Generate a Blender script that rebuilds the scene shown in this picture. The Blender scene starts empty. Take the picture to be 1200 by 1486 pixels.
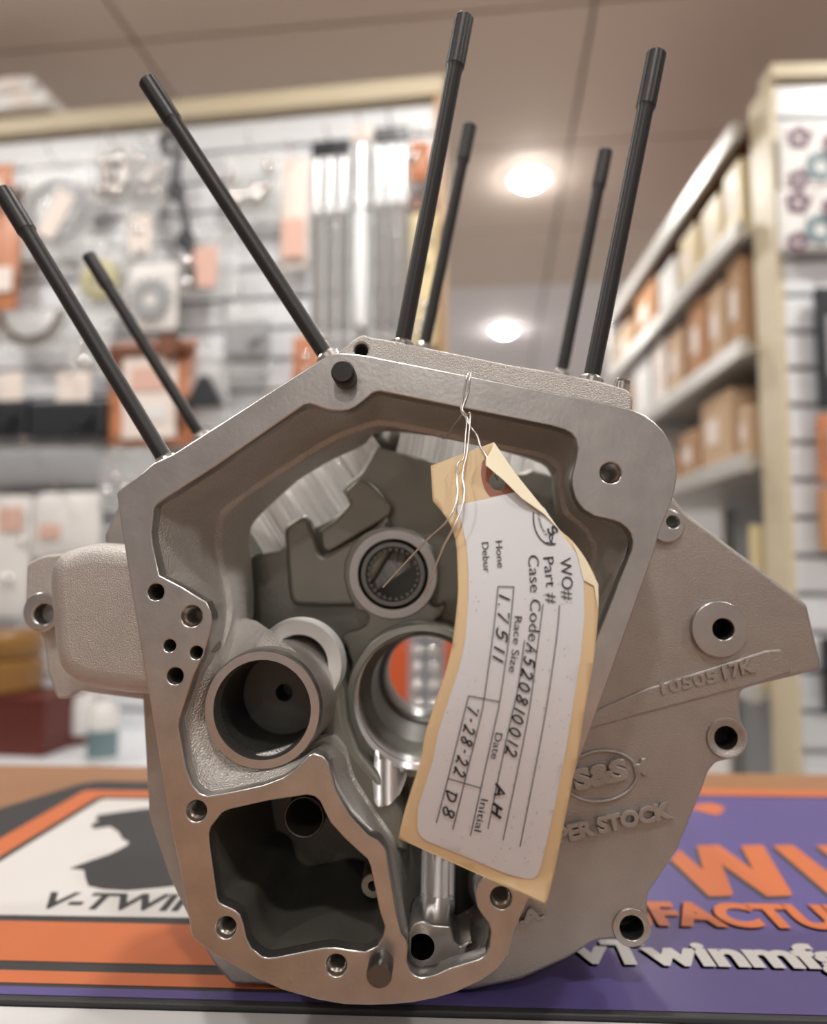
import bpy, bmesh, math, random
from mathutils import Vector, Matrix
from mathutils import geometry as mgeo

S = bpy.context.scene
COL = S.collection
PI = math.pi
R = random.Random(7)

# ------------------------------------------------------------------ camera
FOC = 1050.0                       # focal length in pixels of the 1200 x 1486 frame
D, HC = 0.321, 0.2106              # camera to the machined face, camera above the counter
PITCH, YAW = math.radians(4.47), math.radians(2.45)
CAM = Vector((0, -D, HC))
ROT = Matrix.Rotation(YAW, 4, 'Z') @ Matrix.Rotation(PI / 2 + PITCH, 4, 'X')
cd = bpy.data.cameras.new('camera')
cam = bpy.data.objects.new('camera', cd)
COL.objects.link(cam)
cam.matrix_world = Matrix.Translation(CAM) @ ROT
cd.sensor_fit = 'VERTICAL'; cd.sensor_height = 36; cd.sensor_width = 36
cd.lens = 36 * FOC / 1486
cd.clip_start = 0.01
cd.dof.use_dof = True
cd.dof.focus_distance = 0.325
cd.dof.aperture_fstop = 3.7
S.camera = cam
# ------------------------------------------------------------------ world, lamps, exposure
w = bpy.data.worlds.new('world'); S.world = w; w.use_nodes = True
bg = w.node_tree.nodes['Background']
bg.inputs[0].default_value = (1.0, 0.95, 0.90, 1); bg.inputs[1].default_value = 0.40
S.view_settings.view_transform = 'Standard'; S.view_settings.look = 'None'
S.view_settings.gamma = 1; S.view_settings.use_curve_mapping = False
S.view_settings.exposure = -0.85
CEIL = HC + 1.40
LAMP_W = 15.0

def ray(px, py):
    return (ROT.to_3x3() @ Vector(((px - 600) / FOC, -(py - 743) / FOC, -1)))
def P(px, py, Y):                   # pixel -> point on the upright plane y = Y
    d = ray(px, py); return CAM + d * ((Y - CAM.y) / d.y)
def PZ(px, py, z):                  # pixel -> point on a level plane
    d = ray(px, py); return CAM + d * ((z - CAM.z) / d.z)
def PX(px, py, x):
    d = ray(px, py); return CAM + d * ((x - CAM.x) / d.x)

# ------------------------------------------------------------------ materials
def mat(name, col, rough=0.5, metal=0.0, bump=None, var=None, emit=None, alpha=None, coat=0.0, spec=None):
    m = bpy.data.materials.new(name); m.use_nodes = True
    nt = m.node_tree; b = nt.nodes['Principled BSDF']
    b.inputs['Base Color'].default_value = (*col, 1)
    b.inputs['Roughness'].default_value = rough
    b.inputs['Metallic'].default_value = metal
    if coat: b.inputs['Coat Weight'].default_value = coat
    if spec is not None: b.inputs['Specular IOR Level'].default_value = spec
    if alpha is not None: b.inputs['Alpha'].default_value = alpha
    if emit:
        b.inputs['Emission Color'].default_value = (*emit[0], 1); b.inputs['Emission Strength'].default_value = emit[1]
    tc = nt.nodes.new('ShaderNodeTexCoord')
    if var:                          # (scale, amount, second colour or None, stretch)
        n = nt.nodes.new('ShaderNodeTexNoise'); n.inputs['Scale'].default_value = var[0]; n.inputs['Detail'].default_value = 4
        src = tc.outputs['Object']
        if len(var) > 3:
            mp = nt.nodes.new('ShaderNodeMapping'); mp.inputs['Scale'].default_value = var[3]
            nt.links.new(src, mp.inputs[0]); src = mp.outputs[0]
        nt.links.new(src, n.inputs['Vector'])
        rp = nt.nodes.new('ShaderNodeValToRGB')
        c2 = var[2] if var[2] else tuple(c * 0.55 for c in col)
        rp.color_ramp.elements[0].position = 0.5 - 0.28; rp.color_ramp.elements[1].position = 0.5 + 0.28
        k = var[1]
        rp.color_ramp.elements[0].color = (*[a * (1 - k) + b_ * k for a, b_ in zip(col, c2)], 1)
        rp.color_ramp.elements[1].color = (*col, 1)
        nt.links.new(n.outputs['Fac'], rp.inputs[0]); nt.links.new(rp.outputs[0], b.inputs['Base Color'])
    if bump:                         # (scale, strength, distance, stretch)
        n2 = nt.nodes.new('ShaderNodeTexNoise'); n2.inputs['Scale'].default_value = bump[0]; n2.inputs['Detail'].default_value = 3
        src = tc.outputs['Object']
        if len(bump) > 3:
            mp2 = nt.nodes.new('ShaderNodeMapping'); mp2.inputs['Scale'].default_value = bump[3]
            nt.links.new(src, mp2.inputs[0]); src = mp2.outputs[0]
        nt.links.new(src, n2.inputs['Vector'])
        bp = nt.nodes.new('ShaderNodeBump'); bp.inputs['Strength'].default_value = bump[1]; bp.inputs['Distance'].default_value = bump[2]
        nt.links.new(n2.outputs['Fac'], bp.inputs['Height']); nt.links.new(bp.outputs[0], b.inputs['Normal'])
    return m

CAST = mat('cast_aluminium', (0.40, 0.375, 0.355), 0.42, 0.8, bump=(1000, 1.0, 0.0016), var=(60, 0.35, None))
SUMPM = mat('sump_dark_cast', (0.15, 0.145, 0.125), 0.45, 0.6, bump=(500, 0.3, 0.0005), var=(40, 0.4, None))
PUMPM = mat('shaded_pump_bore', (0.085, 0.083, 0.075), 0.4, 0.6, bump=(300, 0.2, 0.0005), var=(60, 0.5, None))  # shade of the deep bore put into a darker casting colour
CASTW = mat('cast_aluminium_chest', (0.66, 0.635, 0.60), 0.42, 0.8, bump=(1100, 0.9, 0.0013), var=(60, 0.3, None))
CASTL = mat('cast_aluminium_block', (0.50, 0.475, 0.45), 0.45, 0.8, bump=(1700, 0.6, 0.0009), var=(60, 0.3, None))
COVER = mat('rear_cover_lit_cast', (0.74, 0.74, 0.68), 0.5, 0.3, var=(40, 0.3, None))  # paler than the casting, standing in for light that misses the cover
BORE2 = mat('bright_milled_metal', (0.88, 0.88, 0.87), 0.35, 0.7, bump=(300, 0.2, 0.0005))
CASTP = mat('cast_aluminium_smooth', (0.40, 0.37, 0.345), 0.45, 0.8, bump=(1300, 0.45, 0.0009), var=(60, 0.3, None))
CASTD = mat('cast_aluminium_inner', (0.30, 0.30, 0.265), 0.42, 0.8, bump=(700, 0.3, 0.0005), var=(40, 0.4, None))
MACH = mat('machined_aluminium', (0.55, 0.54, 0.525), 0.30, 0.95, bump=(420, 0.22, 0.0004), var=(75, 0.55, (0.33, 0.315, 0.305)))
BORE = mat('honed_bore_metal', (0.92, 0.92, 0.90), 0.20, 0.55)
def uvbump(m, layers):
    nt = m.node_tree; uv = nt.nodes.new('ShaderNodeUVMap'); last = None
    for sc, st, dist in layers:
        mp = nt.nodes.new('ShaderNodeMapping'); mp.inputs['Scale'].default_value = (*sc, 1); nt.links.new(uv.outputs[0], mp.inputs[0])
        n = nt.nodes.new('ShaderNodeTexNoise'); n.inputs['Scale'].default_value = 1; n.inputs['Detail'].default_value = 2; nt.links.new(mp.outputs[0], n.inputs['Vector'])
        b = nt.nodes.new('ShaderNodeBump'); b.inputs['Strength'].default_value = st; b.inputs['Distance'].default_value = dist
        nt.links.new(n.outputs['Fac'], b.inputs['Height'])
        if last: nt.links.new(last.outputs[0], b.inputs['Normal'])
        last = b
    nt.links.new(last.outputs[0], nt.nodes['Principled BSDF'].inputs['Normal'])
uvbump(BORE, [((34, 0.2), 0.8, 0.008), ((2, 260), 0.45, 0.0003)])
SHINY = mat('bright_cut_metal', (0.78, 0.78, 0.79), 0.18, 1.0, bump=(200, 0.1, 0.0004))
STEEL = mat('bearing_steel', (0.20, 0.20, 0.19), 0.32, 0.9)
DOWM = mat('dowel_steel', (0.13, 0.12, 0.11), 0.3, 0.8)
BLACK = mat('black_oxide_steel', (0.028, 0.027, 0.026), 0.42, 0.5, spec=0.6, bump=(400, 0.1, 0.0003))
THREAD = mat('thread_metal', (0.55, 0.53, 0.50), 0.25, 1.0)
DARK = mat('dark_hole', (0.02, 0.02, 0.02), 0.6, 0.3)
MANILA = mat('manila_card', (0.66, 0.51, 0.31), 0.7, 0, var=(90, 0.16, (0.62, 0.44, 0.25)))
MANILA2 = mat('manila_card_back', (0.80, 0.73, 0.54), 0.7)
STICK = mat('white_label_paper', (0.64, 0.66, 0.70), 0.55, 0, var=(260, 0.12, (0.55, 0.55, 0.57)))
PRINT = mat('black_print', (0.02, 0.02, 0.022), 0.6)
INK = mat('black_pen_ink', (0.008, 0.008, 0.01), 0.5)
REINF = mat('red_reinforcement', (0.30, 0.12, 0.085), 0.7)
WIRE = mat('iron_wire', (0.72, 0.70, 0.66), 0.3, 1.0)
PURPLE = mat('purple_print', (0.088, 0.068, 0.225), 0.42, 0, var=(30, 0.12, None))
ORANGE = mat('orange_print', (0.52, 0.135, 0.042), 0.45, 0, var=(20, 0.12, None))
WHITEP = mat('white_print', (0.60, 0.58, 0.56), 0.45, 0, var=(14, 0.06, None))
BLACKP = mat('mat_black', (0.026, 0.026, 0.028), 0.5)
WOOD = mat('counter_wood', (0.31, 0.155, 0.072), 0.38, 0, var=(6, 0.45, (0.20, 0.092, 0.042), (1, 14, 1)))
PAPER = mat('white_sheet', (0.62, 0.62, 0.62), 0.5)
SLAT = mat('white_slat_laminate', (0.70, 0.725, 0.75), 0.35)
GROOVE = mat('slat_groove', (0.50, 0.51, 0.53), 0.6)
CREAM = mat('cream_trim', (0.62, 0.54, 0.38), 0.5, var=(8, 0.2, None, (1, 1, 9)))
CEILM = mat('ceiling_tile_paint', (0.72, 0.62, 0.545), 0.75, bump=(60, 0.2, 0.002))
CEILG = mat('ceiling_grid', (0.40, 0.34, 0.30), 0.6)
WALLM = mat('wall_paint', (0.62, 0.60, 0.60), 0.8)
FLOORM = mat('floor_vinyl', (0.50, 0.47, 0.44), 0.5)
GALV = mat('galvanised_rail', (0.56, 0.55, 0.52), 0.42, 0.35)
CARD = mat('cardboard', (0.46, 0.275, 0.145), 0.8, var=(9, 0.25, None))
CARD2 = mat('cardboard_light', (0.58, 0.40, 0.25), 0.8, var=(9, 0.2, None))
CARD3 = mat('cardboard_orange', (0.48, 0.24, 0.11), 0.75)
YELPK = mat('yellow_pack', (0.70, 0.58, 0.33), 0.5)
WHITEB = mat('white_box', (0.75, 0.74, 0.72), 0.5)
TAPE = mat('packing_tape', (0.40, 0.25, 0.13), 0.25)
CLEAR = mat('clear_bag_plastic', (0.78, 0.80, 0.80), 0.12, 0, alpha=0.32, spec=0.8, bump=(45, 0.6, 0.01))
CHROME = mat('chrome', (0.82, 0.82, 0.80), 0.10, 1.0)
BEADO = mat('orange_red_card', (0.52, 0.085, 0.02), 0.45)
TUBEM = mat('dull_chrome_tube', (0.62, 0.63, 0.63), 0.33, 0.9)
CEILGLOW = mat('ceiling_tile_lamp_glow', (0.86, 0.83, 0.85), 0.75)  # lamp glow on the far ceiling put into a whiter tile colour
PINKC = mat('pink_card', (0.68, 0.44, 0.36), 0.6)
PALEC = mat('pale_card', (0.78, 0.70, 0.64), 0.6)
ORC = mat('orange_card', (0.50, 0.20, 0.095), 0.45)
BRNC = mat('brown_card', (0.16, 0.055, 0.025), 0.5)
REDC = mat('dark_red', (0.11, 0.018, 0.012), 0.5)
OLIVE = mat('olive_metal', (0.36, 0.33, 0.20), 0.35, 0.6)
GREYP = mat('grey_plastic', (0.30, 0.31, 0.32), 0.5)
BLKP = mat('black_plastic', (0.022, 0.025, 0.03), 0.35)
GOLD = mat('amber_plastic', (0.27, 0.135, 0.035), 0.25)
TEAL = mat('teal_label', (0.16, 0.24, 0.26), 0.5)
PURC = mat('plum_card', (0.12, 0.045, 0.09), 0.5)
LAMPM = mat('lamp_lens', (1, 1, 1), 0.5, emit=((1.0, 0.95, 0.90), 220.0))
LAMPR = mat('lamp_ring', (0.8, 0.8, 0.78), 0.4)

# ------------------------------------------------------------------ object helpers
def thing(name, label, cat, loc=(0, 0, 0), rotz=0.0, group=None):
    o = bpy.data.objects.new(name, None); COL.objects.link(o)
    o.empty_display_size = 0.02
    o.location = loc; o.rotation_euler = (0, 0, rotz)
    o['label'] = label; o['category'] = cat
    if group: o['group'] = group
    return o
def tag(o, label, cat, group=None):
    o['label'] = label; o['category'] = cat
    if group: o['group'] = group
    return o
def root_loc(o):
    v = Vector(o.location)
    while o.parent: o = o.parent; v += o.location
    return v
def add(name, me, material, parent=None, world=True, label=None, smooth=None):
    """link a mesh as ONE object; with world=True its coordinates are world coordinates"""
    me.materials.clear(); me.materials.append(material)
    o = bpy.data.objects.new(name, me); COL.objects.link(o)
    if parent:
        if world: me.transform(Matrix.Translation(-root_loc(parent)))
        o.parent = parent
    if label: o['label'] = label
    if smooth is not None:
        me.polygons.foreach_set('use_smooth', [True] * len(me.polygons))
        try: me.set_sharp_from_angle(angle=math.radians(smooth))
        except Exception: pass
    return o
def struct(name, me, material, parent=None):
    o = add(name, me, material, parent)
    if not parent: o['kind'] = 'structure'
    return o
def from_bm(bm):
    bmesh.ops.recalc_face_normals(bm, faces=bm.faces)
    me = bpy.data.meshes.new('m'); bm.to_mesh(me); bm.free(); return me

def box_bm(bm, c, s, rot=None, bevel=0.0):
    r = bmesh.ops.create_cube(bm, size=1)
    bmesh.ops.scale(bm, vec=s, verts=r['verts'])
    if bevel:
        es = set(e for v in r['verts'] for e in v.link_edges)
        rb = bmesh.ops.bevel(bm, geom=list(es), offset=bevel, segments=2, affect='EDGES', profile=0.6)
        vs = set(v for f in rb['faces'] for v in f.verts) | set(v for v in r['verts'] if v.is_valid)
    else: vs = set(r['verts'])
    vs = list(vs)
    if rot is not None: bmesh.ops.rotate(bm, verts=vs, cent=(0, 0, 0), matrix=rot)
    bmesh.ops.translate(bm, vec=c, verts=vs)
def box(c, s, rot=None, bevel=0.0):
    bm = bmesh.new(); box_bm(bm, c, s, rot, bevel); return from_bm(bm)

def lathe_bm(bm, o, axis, prof, n=40, cap0=False, cap1=False):
    axis = Vector(axis).normalized()
    a = axis.orthogonal().normalized(); b = axis.cross(a)
    rings = []
    for r, t in prof:
        rings.append([bm.verts.new(Vector(o) + axis * t + (a * math.cos(2 * PI * i / n) + b * math.sin(2 * PI * i / n)) * r) for i in range(n)])
    for p, q in zip(rings, rings[1:]):
        for i in range(n):
            j = (i + 1) % n
            bm.faces.new((p[i], p[j], q[j], q[i]))
    if cap0: bm.faces.new(rings[0])
    if cap1: bm.faces.new(rings[-1])
def lathe(o, axis, prof, n=40, cap0=False, cap1=False):
    bm = bmesh.new(); lathe_bm(bm, o, axis, prof, n, cap0, cap1); return from_bm(bm)
def latheY(c, prof, n=48, cap0=False, cap1=False):        # prof: (radius, absolute y)
    return lathe((c.x, 0, c.z), (0, 1, 0), prof, n, cap0, cap1)
def rpx(px, Y): return px * (D + Y) / FOC

def cr(pts, closed, k):
    """Catmull-Rom through 2D/3D points, k steps each"""
    n = len(pts); out = []
    pts = [Vector(p) for p in pts]
    rng = range(n) if closed else range(n - 1)
    for i in rng:
        if closed: p0, p1, p2, p3 = pts[i - 1], pts[i], pts[(i + 1) % n], pts[(i + 2) % n]
        else: p0, p1, p2, p3 = pts[max(i - 1, 0)], pts[i], pts[i + 1], pts[min(i + 2, n - 1)]
        for s in range(k):
            t = s / k
            out.append(0.5 * ((2 * p1) + (p2 - p0) * t + (2 * p0 - 5 * p1 + 4 * p2 - p3) * t * t + (3 * p1 - p0 - 3 * p2 + p3) * t ** 3))
    if not closed: out.append(pts[-1])
    return out
def fil(pts, seg=6, dr=0.0):
    """polygon with corners (x, y, radius) rounded"""
    out = []; n = len(pts)
    for i in range(n):
        p = pts[i]; r = p[2] if len(p) > 2 else dr
        v = Vector(p[:2]); a = Vector(pts[i - 1][:2]) - v; b = Vector(pts[(i + 1) % n][:2]) - v
        if r <= 0 or a.length < 1e-9 or b.length < 1e-9: out.append(v); continue
        d = min(r, a.length * 0.48, b.length * 0.48)
        s, e = v + a.normalized() * d, v + b.normalized() * d
        for k in range(seg + 1):
            t = k / seg; out.append(s * (1 - t) ** 2 + v * 2 * t * (1 - t) + e * t * t)
    return out
def xz(pxs, Y): 
    r = []
    for p in pxs:
        q = P(p[0], p[1], Y); r.append((q.x, q.z))
    return r
def circ(c, r, n=32): return [(c[0] + r * math.cos(2 * PI * i / n), c[1] + r * math.sin(2 * PI * i / n)) for i in range(n)]

def flat_curve(polys, ext, bev, seg=2):
    cu = bpy.data.curves.new('c', 'CURVE'); cu.dimensions = '2D'; cu.fill_mode = 'BOTH'
    cu.extrude = max(ext, 0); cu.bevel_depth = bev; cu.bevel_resolution = seg; cu.offset = -bev
    for pl in polys:
        sp = cu.splines.new('POLY'); sp.points.add(len(pl) - 1)
        for i, q in enumerate(pl): sp.points[i].co = (q[0], q[1], 0, 1)
        sp.use_cyclic_u = True
    return cu
def cu_mesh(cu):
    o = bpy.data.objects.new('t', cu); COL.objects.link(o)
    dg = bpy.context.evaluated_depsgraph_get(); dg.update()
    me = bpy.data.meshes.new_from_object(o.evaluated_get(dg), depsgraph=dg)
    bpy.data.objects.remove(o); bpy.data.curves.remove(cu)
    return me
def plate(outer, holes, Y0, Y1, bev=0.0006, seg=2):
    """upright plate between y=Y0 (front) and y=Y1; contours are world (x, z) lists"""
    th = Y1 - Y0
    me = cu_mesh(flat_curve([outer] + holes, th / 2 - bev, bev, seg))
    me.transform(Matrix.Translation((0, (Y0 + Y1) / 2, 0)) @ Matrix.Rotation(PI / 2, 4, 'X'))
    return me
def level(outer, holes, z0, z1, bev=0.0):
    me = cu_mesh(flat_curve([outer] + holes, (z1 - z0) / 2 - bev, bev, 1))
    me.transform(Matrix.Translation((0, 0, (z0 + z1) / 2))); return me
def loft(rings, closed=True):
    bm = bmesh.new()
    vr = [[bm.verts.new(p) for p in r] for r in rings]
    n = len(rings[0])
    for a, b in zip(vr, vr[1:]):
        for i in range(n if closed else n - 1):
            j = (i + 1) % n
            bm.faces.new((a[i], a[j], b[j], b[i]))
    return from_bm(bm)
def inpoly(p, poly):
    c = False; n = len(poly)
    for i in range(n):
        a, b = poly[i], poly[i - 1]
        if (a[1] > p[1]) != (b[1] > p[1]) and p[0] < (b[0] - a[0]) * (p[1] - a[1]) / (b[1] - a[1]) + a[0]: c = not c
    return c
def fill2d(outer, holes, step):
    """triangles of a polygon with inner grid points -> (verts2d, faces)"""
    vs, es = [], []
    for pl in [outer] + holes:
        k = len(vs); n = len(pl)
        vs += [Vector(q[:2]) for q in pl]; es += [(k + i, k + (i + 1) % n) for i in range(n)]
    xs = [v.x for v in vs]; ys = [v.y for v in vs]
    y = min(ys) + step / 2
    while y < max(ys):
        x = min(xs) + step / 2
        while x < max(xs):
            if inpoly((x, y), outer) and not any(inpoly((x, y), h) for h in holes): vs.append(Vector((x, y)))
            x += step
        y += step
    r = mgeo.delaunay_2d_cdt(vs, es, [], 1, 1e-6)
    v2, fs = r[0], r[2]; keep = []
    for f in fs:
        c = sum((v2[i] for i in f), Vector((0, 0))) / len(f)
        if inpoly(c, outer) and not any(inpoly(c, h) for h in holes): keep.append(list(f))
    return v2, keep
def mesh_from(vs, fs):
    me = bpy.data.meshes.new('m'); me.from_pydata([tuple(v) for v in vs], [], fs); me.update(); return me

_cap = None
def text_me(s, bold=0.0, ext=0.0, bev=0.0):
    cu = bpy.data.curves.new('f', 'FONT'); cu.body = s; cu.size = 1; cu.offset = bold; cu.extrude = ext; cu.bevel_depth = bev
    cu.resolution_u = 4
    return cu_mesh(cu)
CAPH = None
def caph():
    global CAPH
    if CAPH is None:
        m = text_me('H'); CAPH = max(v.co.y for v in m.vertices); bpy.data.meshes.remove(m)
    return CAPH
def path_at(pts, t):
    pts = [Vector(p) for p in pts]
    ls = [(b - a).length for a, b in zip(pts, pts[1:])]; L = sum(ls); d = t * L
    for i, l in enumerate(ls):
        if d <= l or i == len(ls) - 1:
            u = d / l; tan = (pts[i + 1] - pts[i]).normalized()
            return pts[i].lerp(pts[i + 1], u), tan
        d -= l
def text_on_path(s, pts, h, fn, bold=0.0, ext=0.0, bev=0.0, lean=0.0):
    """text along a pixel path, cap height h pixels; fn(px, py, lift) -> world. glyph tops lie left of travel seen in y-down pixels"""
    me = text_me(s, bold, ext, bev)
    x0 = min(v.co.x for v in me.vertices); x1 = max(v.co.x for v in me.vertices); k = h / caph()
    sm = cr([Vector(p) for p in pts], False, 8)
    for v in me.vertices:
        p, tn = path_at(sm, (v.co.x - x0) / (x1 - x0))
        up = Vector((tn.y, -tn.x))
        q = p + up * v.co.y * k + tn * lean * v.co.y * k
        v.co = fn(q.x, q.y, v.co.z)
    return me

# ================================================================== the room
Wl, Wr, Wf, Wb, FLOOR = -3.4, 3.0, 6.2, -3.2, -0.95
struct('floor', box(((Wl + Wr) / 2, (Wf + Wb) / 2, FLOOR - 0.05), (Wr - Wl, Wf - Wb, 0.1)), FLOORM)
cl = struct('ceiling', box(((Wl + Wr) / 2, (Wf + Wb) / 2, CEIL + 0.07), (Wr - Wl, Wf - Wb, 0.1)), CEILG)
struct('wall_back', box(((Wl + Wr) / 2, Wf + 0.05, (CEIL + FLOOR) / 2), (Wr - Wl, 0.1, CEIL - FLOOR + 0.1)), WALLM)
struct('wall_left', box((Wl - 0.05, (Wf + Wb) / 2, (CEIL + FLOOR) / 2), (0.1, Wf - Wb, CEIL - FLOOR + 0.1)), WALLM)
struct('wall_right', box((Wr + 0.05, (Wf + Wb) / 2, (CEIL + FLOOR) / 2), (0.1, Wf - Wb, CEIL - FLOOR + 0.1)), WALLM)
struct('wall_front', box(((Wl + Wr) / 2, Wb - 0.05, (CEIL + FLOOR) / 2), (Wr - Wl, 0.1, CEIL - FLOOR + 0.1)), WALLM)
# ceiling tiles, each its own piece, laid parallel to the display wall
TL = box((0, 0, 0), (1.19, 0.59, 0.014))
TL.materials.append(CEILM)
ca = math.radians(-4.0)
TW = TL.copy(); TW.materials.clear(); TW.materials.append(CEILGLOW)
for i in range(-2, 3):
    for j in range(-5, 11):
        lx, ly = -0.32 + i * 1.2, -0.09 + j * 0.6
        wx, wy = lx * math.cos(ca) - ly * math.sin(ca), lx * math.sin(ca) + ly * math.cos(ca)
        if not (Wl + 0.62 < wx < Wr - 0.62 and wy < Wf - 0.35): continue
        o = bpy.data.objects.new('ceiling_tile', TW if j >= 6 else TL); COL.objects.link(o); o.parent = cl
        o.location = (wx, wy, CEIL + 0.008); o.rotation_euler = (0, 0, ca)
# recessed lamps: the two in view, the rest of the row, an added back pair
l1 = PZ(768, 258, CEIL); l2 = PZ(732, 478, CEIL)
stepv = Vector(((l2.x - l1.x), (l2.y - l1.y), 0))
def downlight(p, label, group=None, power=LAMP_W):
    t = thing('ceiling_downlight', label, 'ceiling light', (p.x, p.y, CEIL - 0.002), 0, group)
    add('trim_ring', lathe((0, 0, 0), (0, 0, 1), [(0.060, 0.0), (0.062, -0.006), (0.075, -0.005), (0.078, 0.001)], 40), LAMPR, t, False, smooth=50)
    add('lens', lathe((0, 0, 0), (0, 0, 1), [(0.002, -0.036), (0.020, -0.034), (0.038, -0.026), (0.052, -0.014), (0.060, 0.0)], 40, True), LAMPM, t, False)
    ld = bpy.data.lights.new('downlight', 'AREA'); ld.shape = 'DISK'; ld.size = 0.11; ld.energy = power; ld.color = (1.0, 0.965, 0.925)
    lo = bpy.data.objects.new('downlight', ld); COL.objects.link(lo); lo.parent = t; lo.location = (0, 0, -0.045)
downlight(l1, 'round ceiling downlight, the larger and nearer one in view')
downlight(l2, 'round ceiling downlight, the smaller and farther one in view')
for lx, ly, lb in ((-1.45, 0.70, 'above the counter, on the left'), (-0.15, 0.62, 'above the counter, in the middle'), (1.15, 0.55, 'above the counter, on the right'),
                   (-1.3, -0.85, 'behind the camera, on the left'), (0.0, -0.9, 'just behind the camera, in the middle'), (1.3, -0.9, 'behind the camera, on the right'),
                   (0.0, -2.3, 'farthest behind the camera'), (-1.1, 4.3, 'added unseen behind the display wall to brighten the far ceiling'), (1.7, 4.2, 'added unseen behind the shelving to brighten the far ceiling')):
    downlight(Vector((lx, ly, CEIL)), 'round ceiling downlight ' + lb, 'downlights outside the view', 45 if ly > 4 else LAMP_W)  # unseen back pair is added, stronger, to brighten the far ceiling

# ================================================================== counter, mat, sheet
cy0, cy1 = -0.9, PZ(600, 1110, 0).y
t = thing('shop_counter', 'orange-brown wooden shop counter under the printed mat', 'counter', (0, (cy0 + cy1) / 2, FLOOR))
add('counter_top', box((0, (cy0 + cy1) / 2, -0.025), (2.6, cy1 - cy0, 0.042), None, 0.004), WOOD, t)
add('cabinet', box((0, (cy0 + cy1) / 2, (FLOOR - 0.046) / 2), (2.5, cy1 - cy0 - 0.08, -FLOOR - 0.046)), WHITEB, t)
ZT = -0.004                                                  # wooden top
ZM = 0.0                                                     # top of the mat base
def tb(px, py, z=0.0):
    q = PZ(px, py, z); return (q.x, q.y)
mat_t = thing('counter_mat', 'purple, orange and white printed counter mat with black rim under the engine case', 'counter mat',
              (0, PZ(600, 1300, 0).y, ZT))
ym0, ym1 = PZ(600, 1466, 0).y, PZ(600, 1139, 0).y
xl0 = tb(-260, 1360)[0]; xr = 0.62
cut_a = tb(-40, 1230); cut_b = tb(117, 1140)
rim = fil([(xl0, ym0, .02), (xr, ym0, .02), (xr, ym1, .02), (cut_b[0], ym1, .02), (cut_a[0] - 0.11, cut_a[1] - 0.075, .02), (xl0, cut_a[1] - 0.12, .01)])
add('mat_base', level(rim, [], ZT, ZM, 0.0008), BLACKP, mat_t)
def layer(name, poly, k, m, label=None, holes=()):
    return add(name, level(poly, list(holes), ZM + 0.0001 * k, ZM + 0.0001 * k + 0.0002), m, mat_t, label=label)
xmid = tb(640, 1300)[0]
# purple field: right part and the strip along the front
pr = [(xmid, PZ(700, 1152, 0).y), (xr - .01, PZ(700, 1152, 0).y), (xr - .01, ym0 + .004), (xl0 + .01, ym0 + .004), (xl0 + .01, PZ(100, 1434, 0).y), (xmid, PZ(100, 1434, 0).y)]
layer('purple_field', pr, 1, PURPLE, 'purple printed field')
layer('orange_border', [(xmid, PZ(700, 1141, 0).y), (xr - .01, PZ(700, 1141, 0).y), (xr - .01, PZ(700, 1150, 0).y), (xmid, PZ(700, 1150, 0).y)], 1, ORANGE, 'thin orange border strip')
def Yp(y): return PZ(120, y, 0).y
layer('orange_band', [(xl0 + .012, Yp(1397)), (xmid, Yp(1397)), (xmid, Yp(1339)), (xl0 + .012, Yp(1339))], 1, ORANGE, 'broad orange stripe')
layer('orange_stripe', [(xl0 + .012, Yp(1429)), (xmid, Yp(1429)), (xmid, Yp(1411)), (xl0 + .012, Yp(1411))], 1, ORANGE, 'narrow orange stripe')
# orange edging round the white panel, then the white panel
o1 = [tb(-60, 1252), tb(123, 1147), (xmid, tb(123, 1147)[1]), (xmid, tb(150, 1156)[1]), tb(143, 1156), tb(-60, 1280)]
layer('orange_edging', fil([(*p, .006) for p in o1]), 1, ORANGE, 'orange edging around the white panel')
w1 = [tb(-60, 1288), tb(148, 1160), (xmid, tb(148, 1160)[1]), (xmid, tb(100, 1327)[1]), tb(-60, 1327)]
layer('white_panel', fil([(*p, .006) for p in w1]), 1, WHITEP, 'white printed panel')
sil = [(145, 1183), (138, 1187), (143, 1192), (133, 1197), (133, 1202), (140, 1203), (160, 1200), (172, 1208), (178, 1219), (187, 1222), (185, 1227), (160, 1240),
       (120, 1254), (101, 1261), (122, 1263), (124, 1275), (128, 1286), (150, 1291), (185, 1293), (240, 1288), (300, 1280), (330, 1250), (330, 1190), (300, 1168), (210, 1174)]
layer('black_silhouette', [tb(*p) for p in sil], 3, BLACKP, 'black silhouette emblem')
def mat_text(name, s, x0, x1, yb, yt, m, k=3, bold=0.02, label=None):
    """flat lettering on the mat: left and right ends in pixels on the baseline yb, cap tops at yt"""
    me = text_me(s, bold)
    a, b = PZ(x0, yb, 0), PZ(x1, yb, 0); top = PZ((x0 + x1) / 2, yt, 0).y
    mn = min(v.co.x for v in me.vertices); mx = max(v.co.x for v in me.vertices)
    for v in me.vertices:
        v.co = (a.x + (v.co.x - mn) / (mx - mn) * (b.x - a.x), a.y + v.co.y / caph() * (top - a.y), ZM + 0.0001 * k + 0.0001)
    return add(name, me, m, mat_t, label=label)
mat_text('panel_lettering', 'V-TWIN', 46, 300, 1318, 1298, PRINT, 3, 0.03, 'black lettering V-TWIN')
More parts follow.
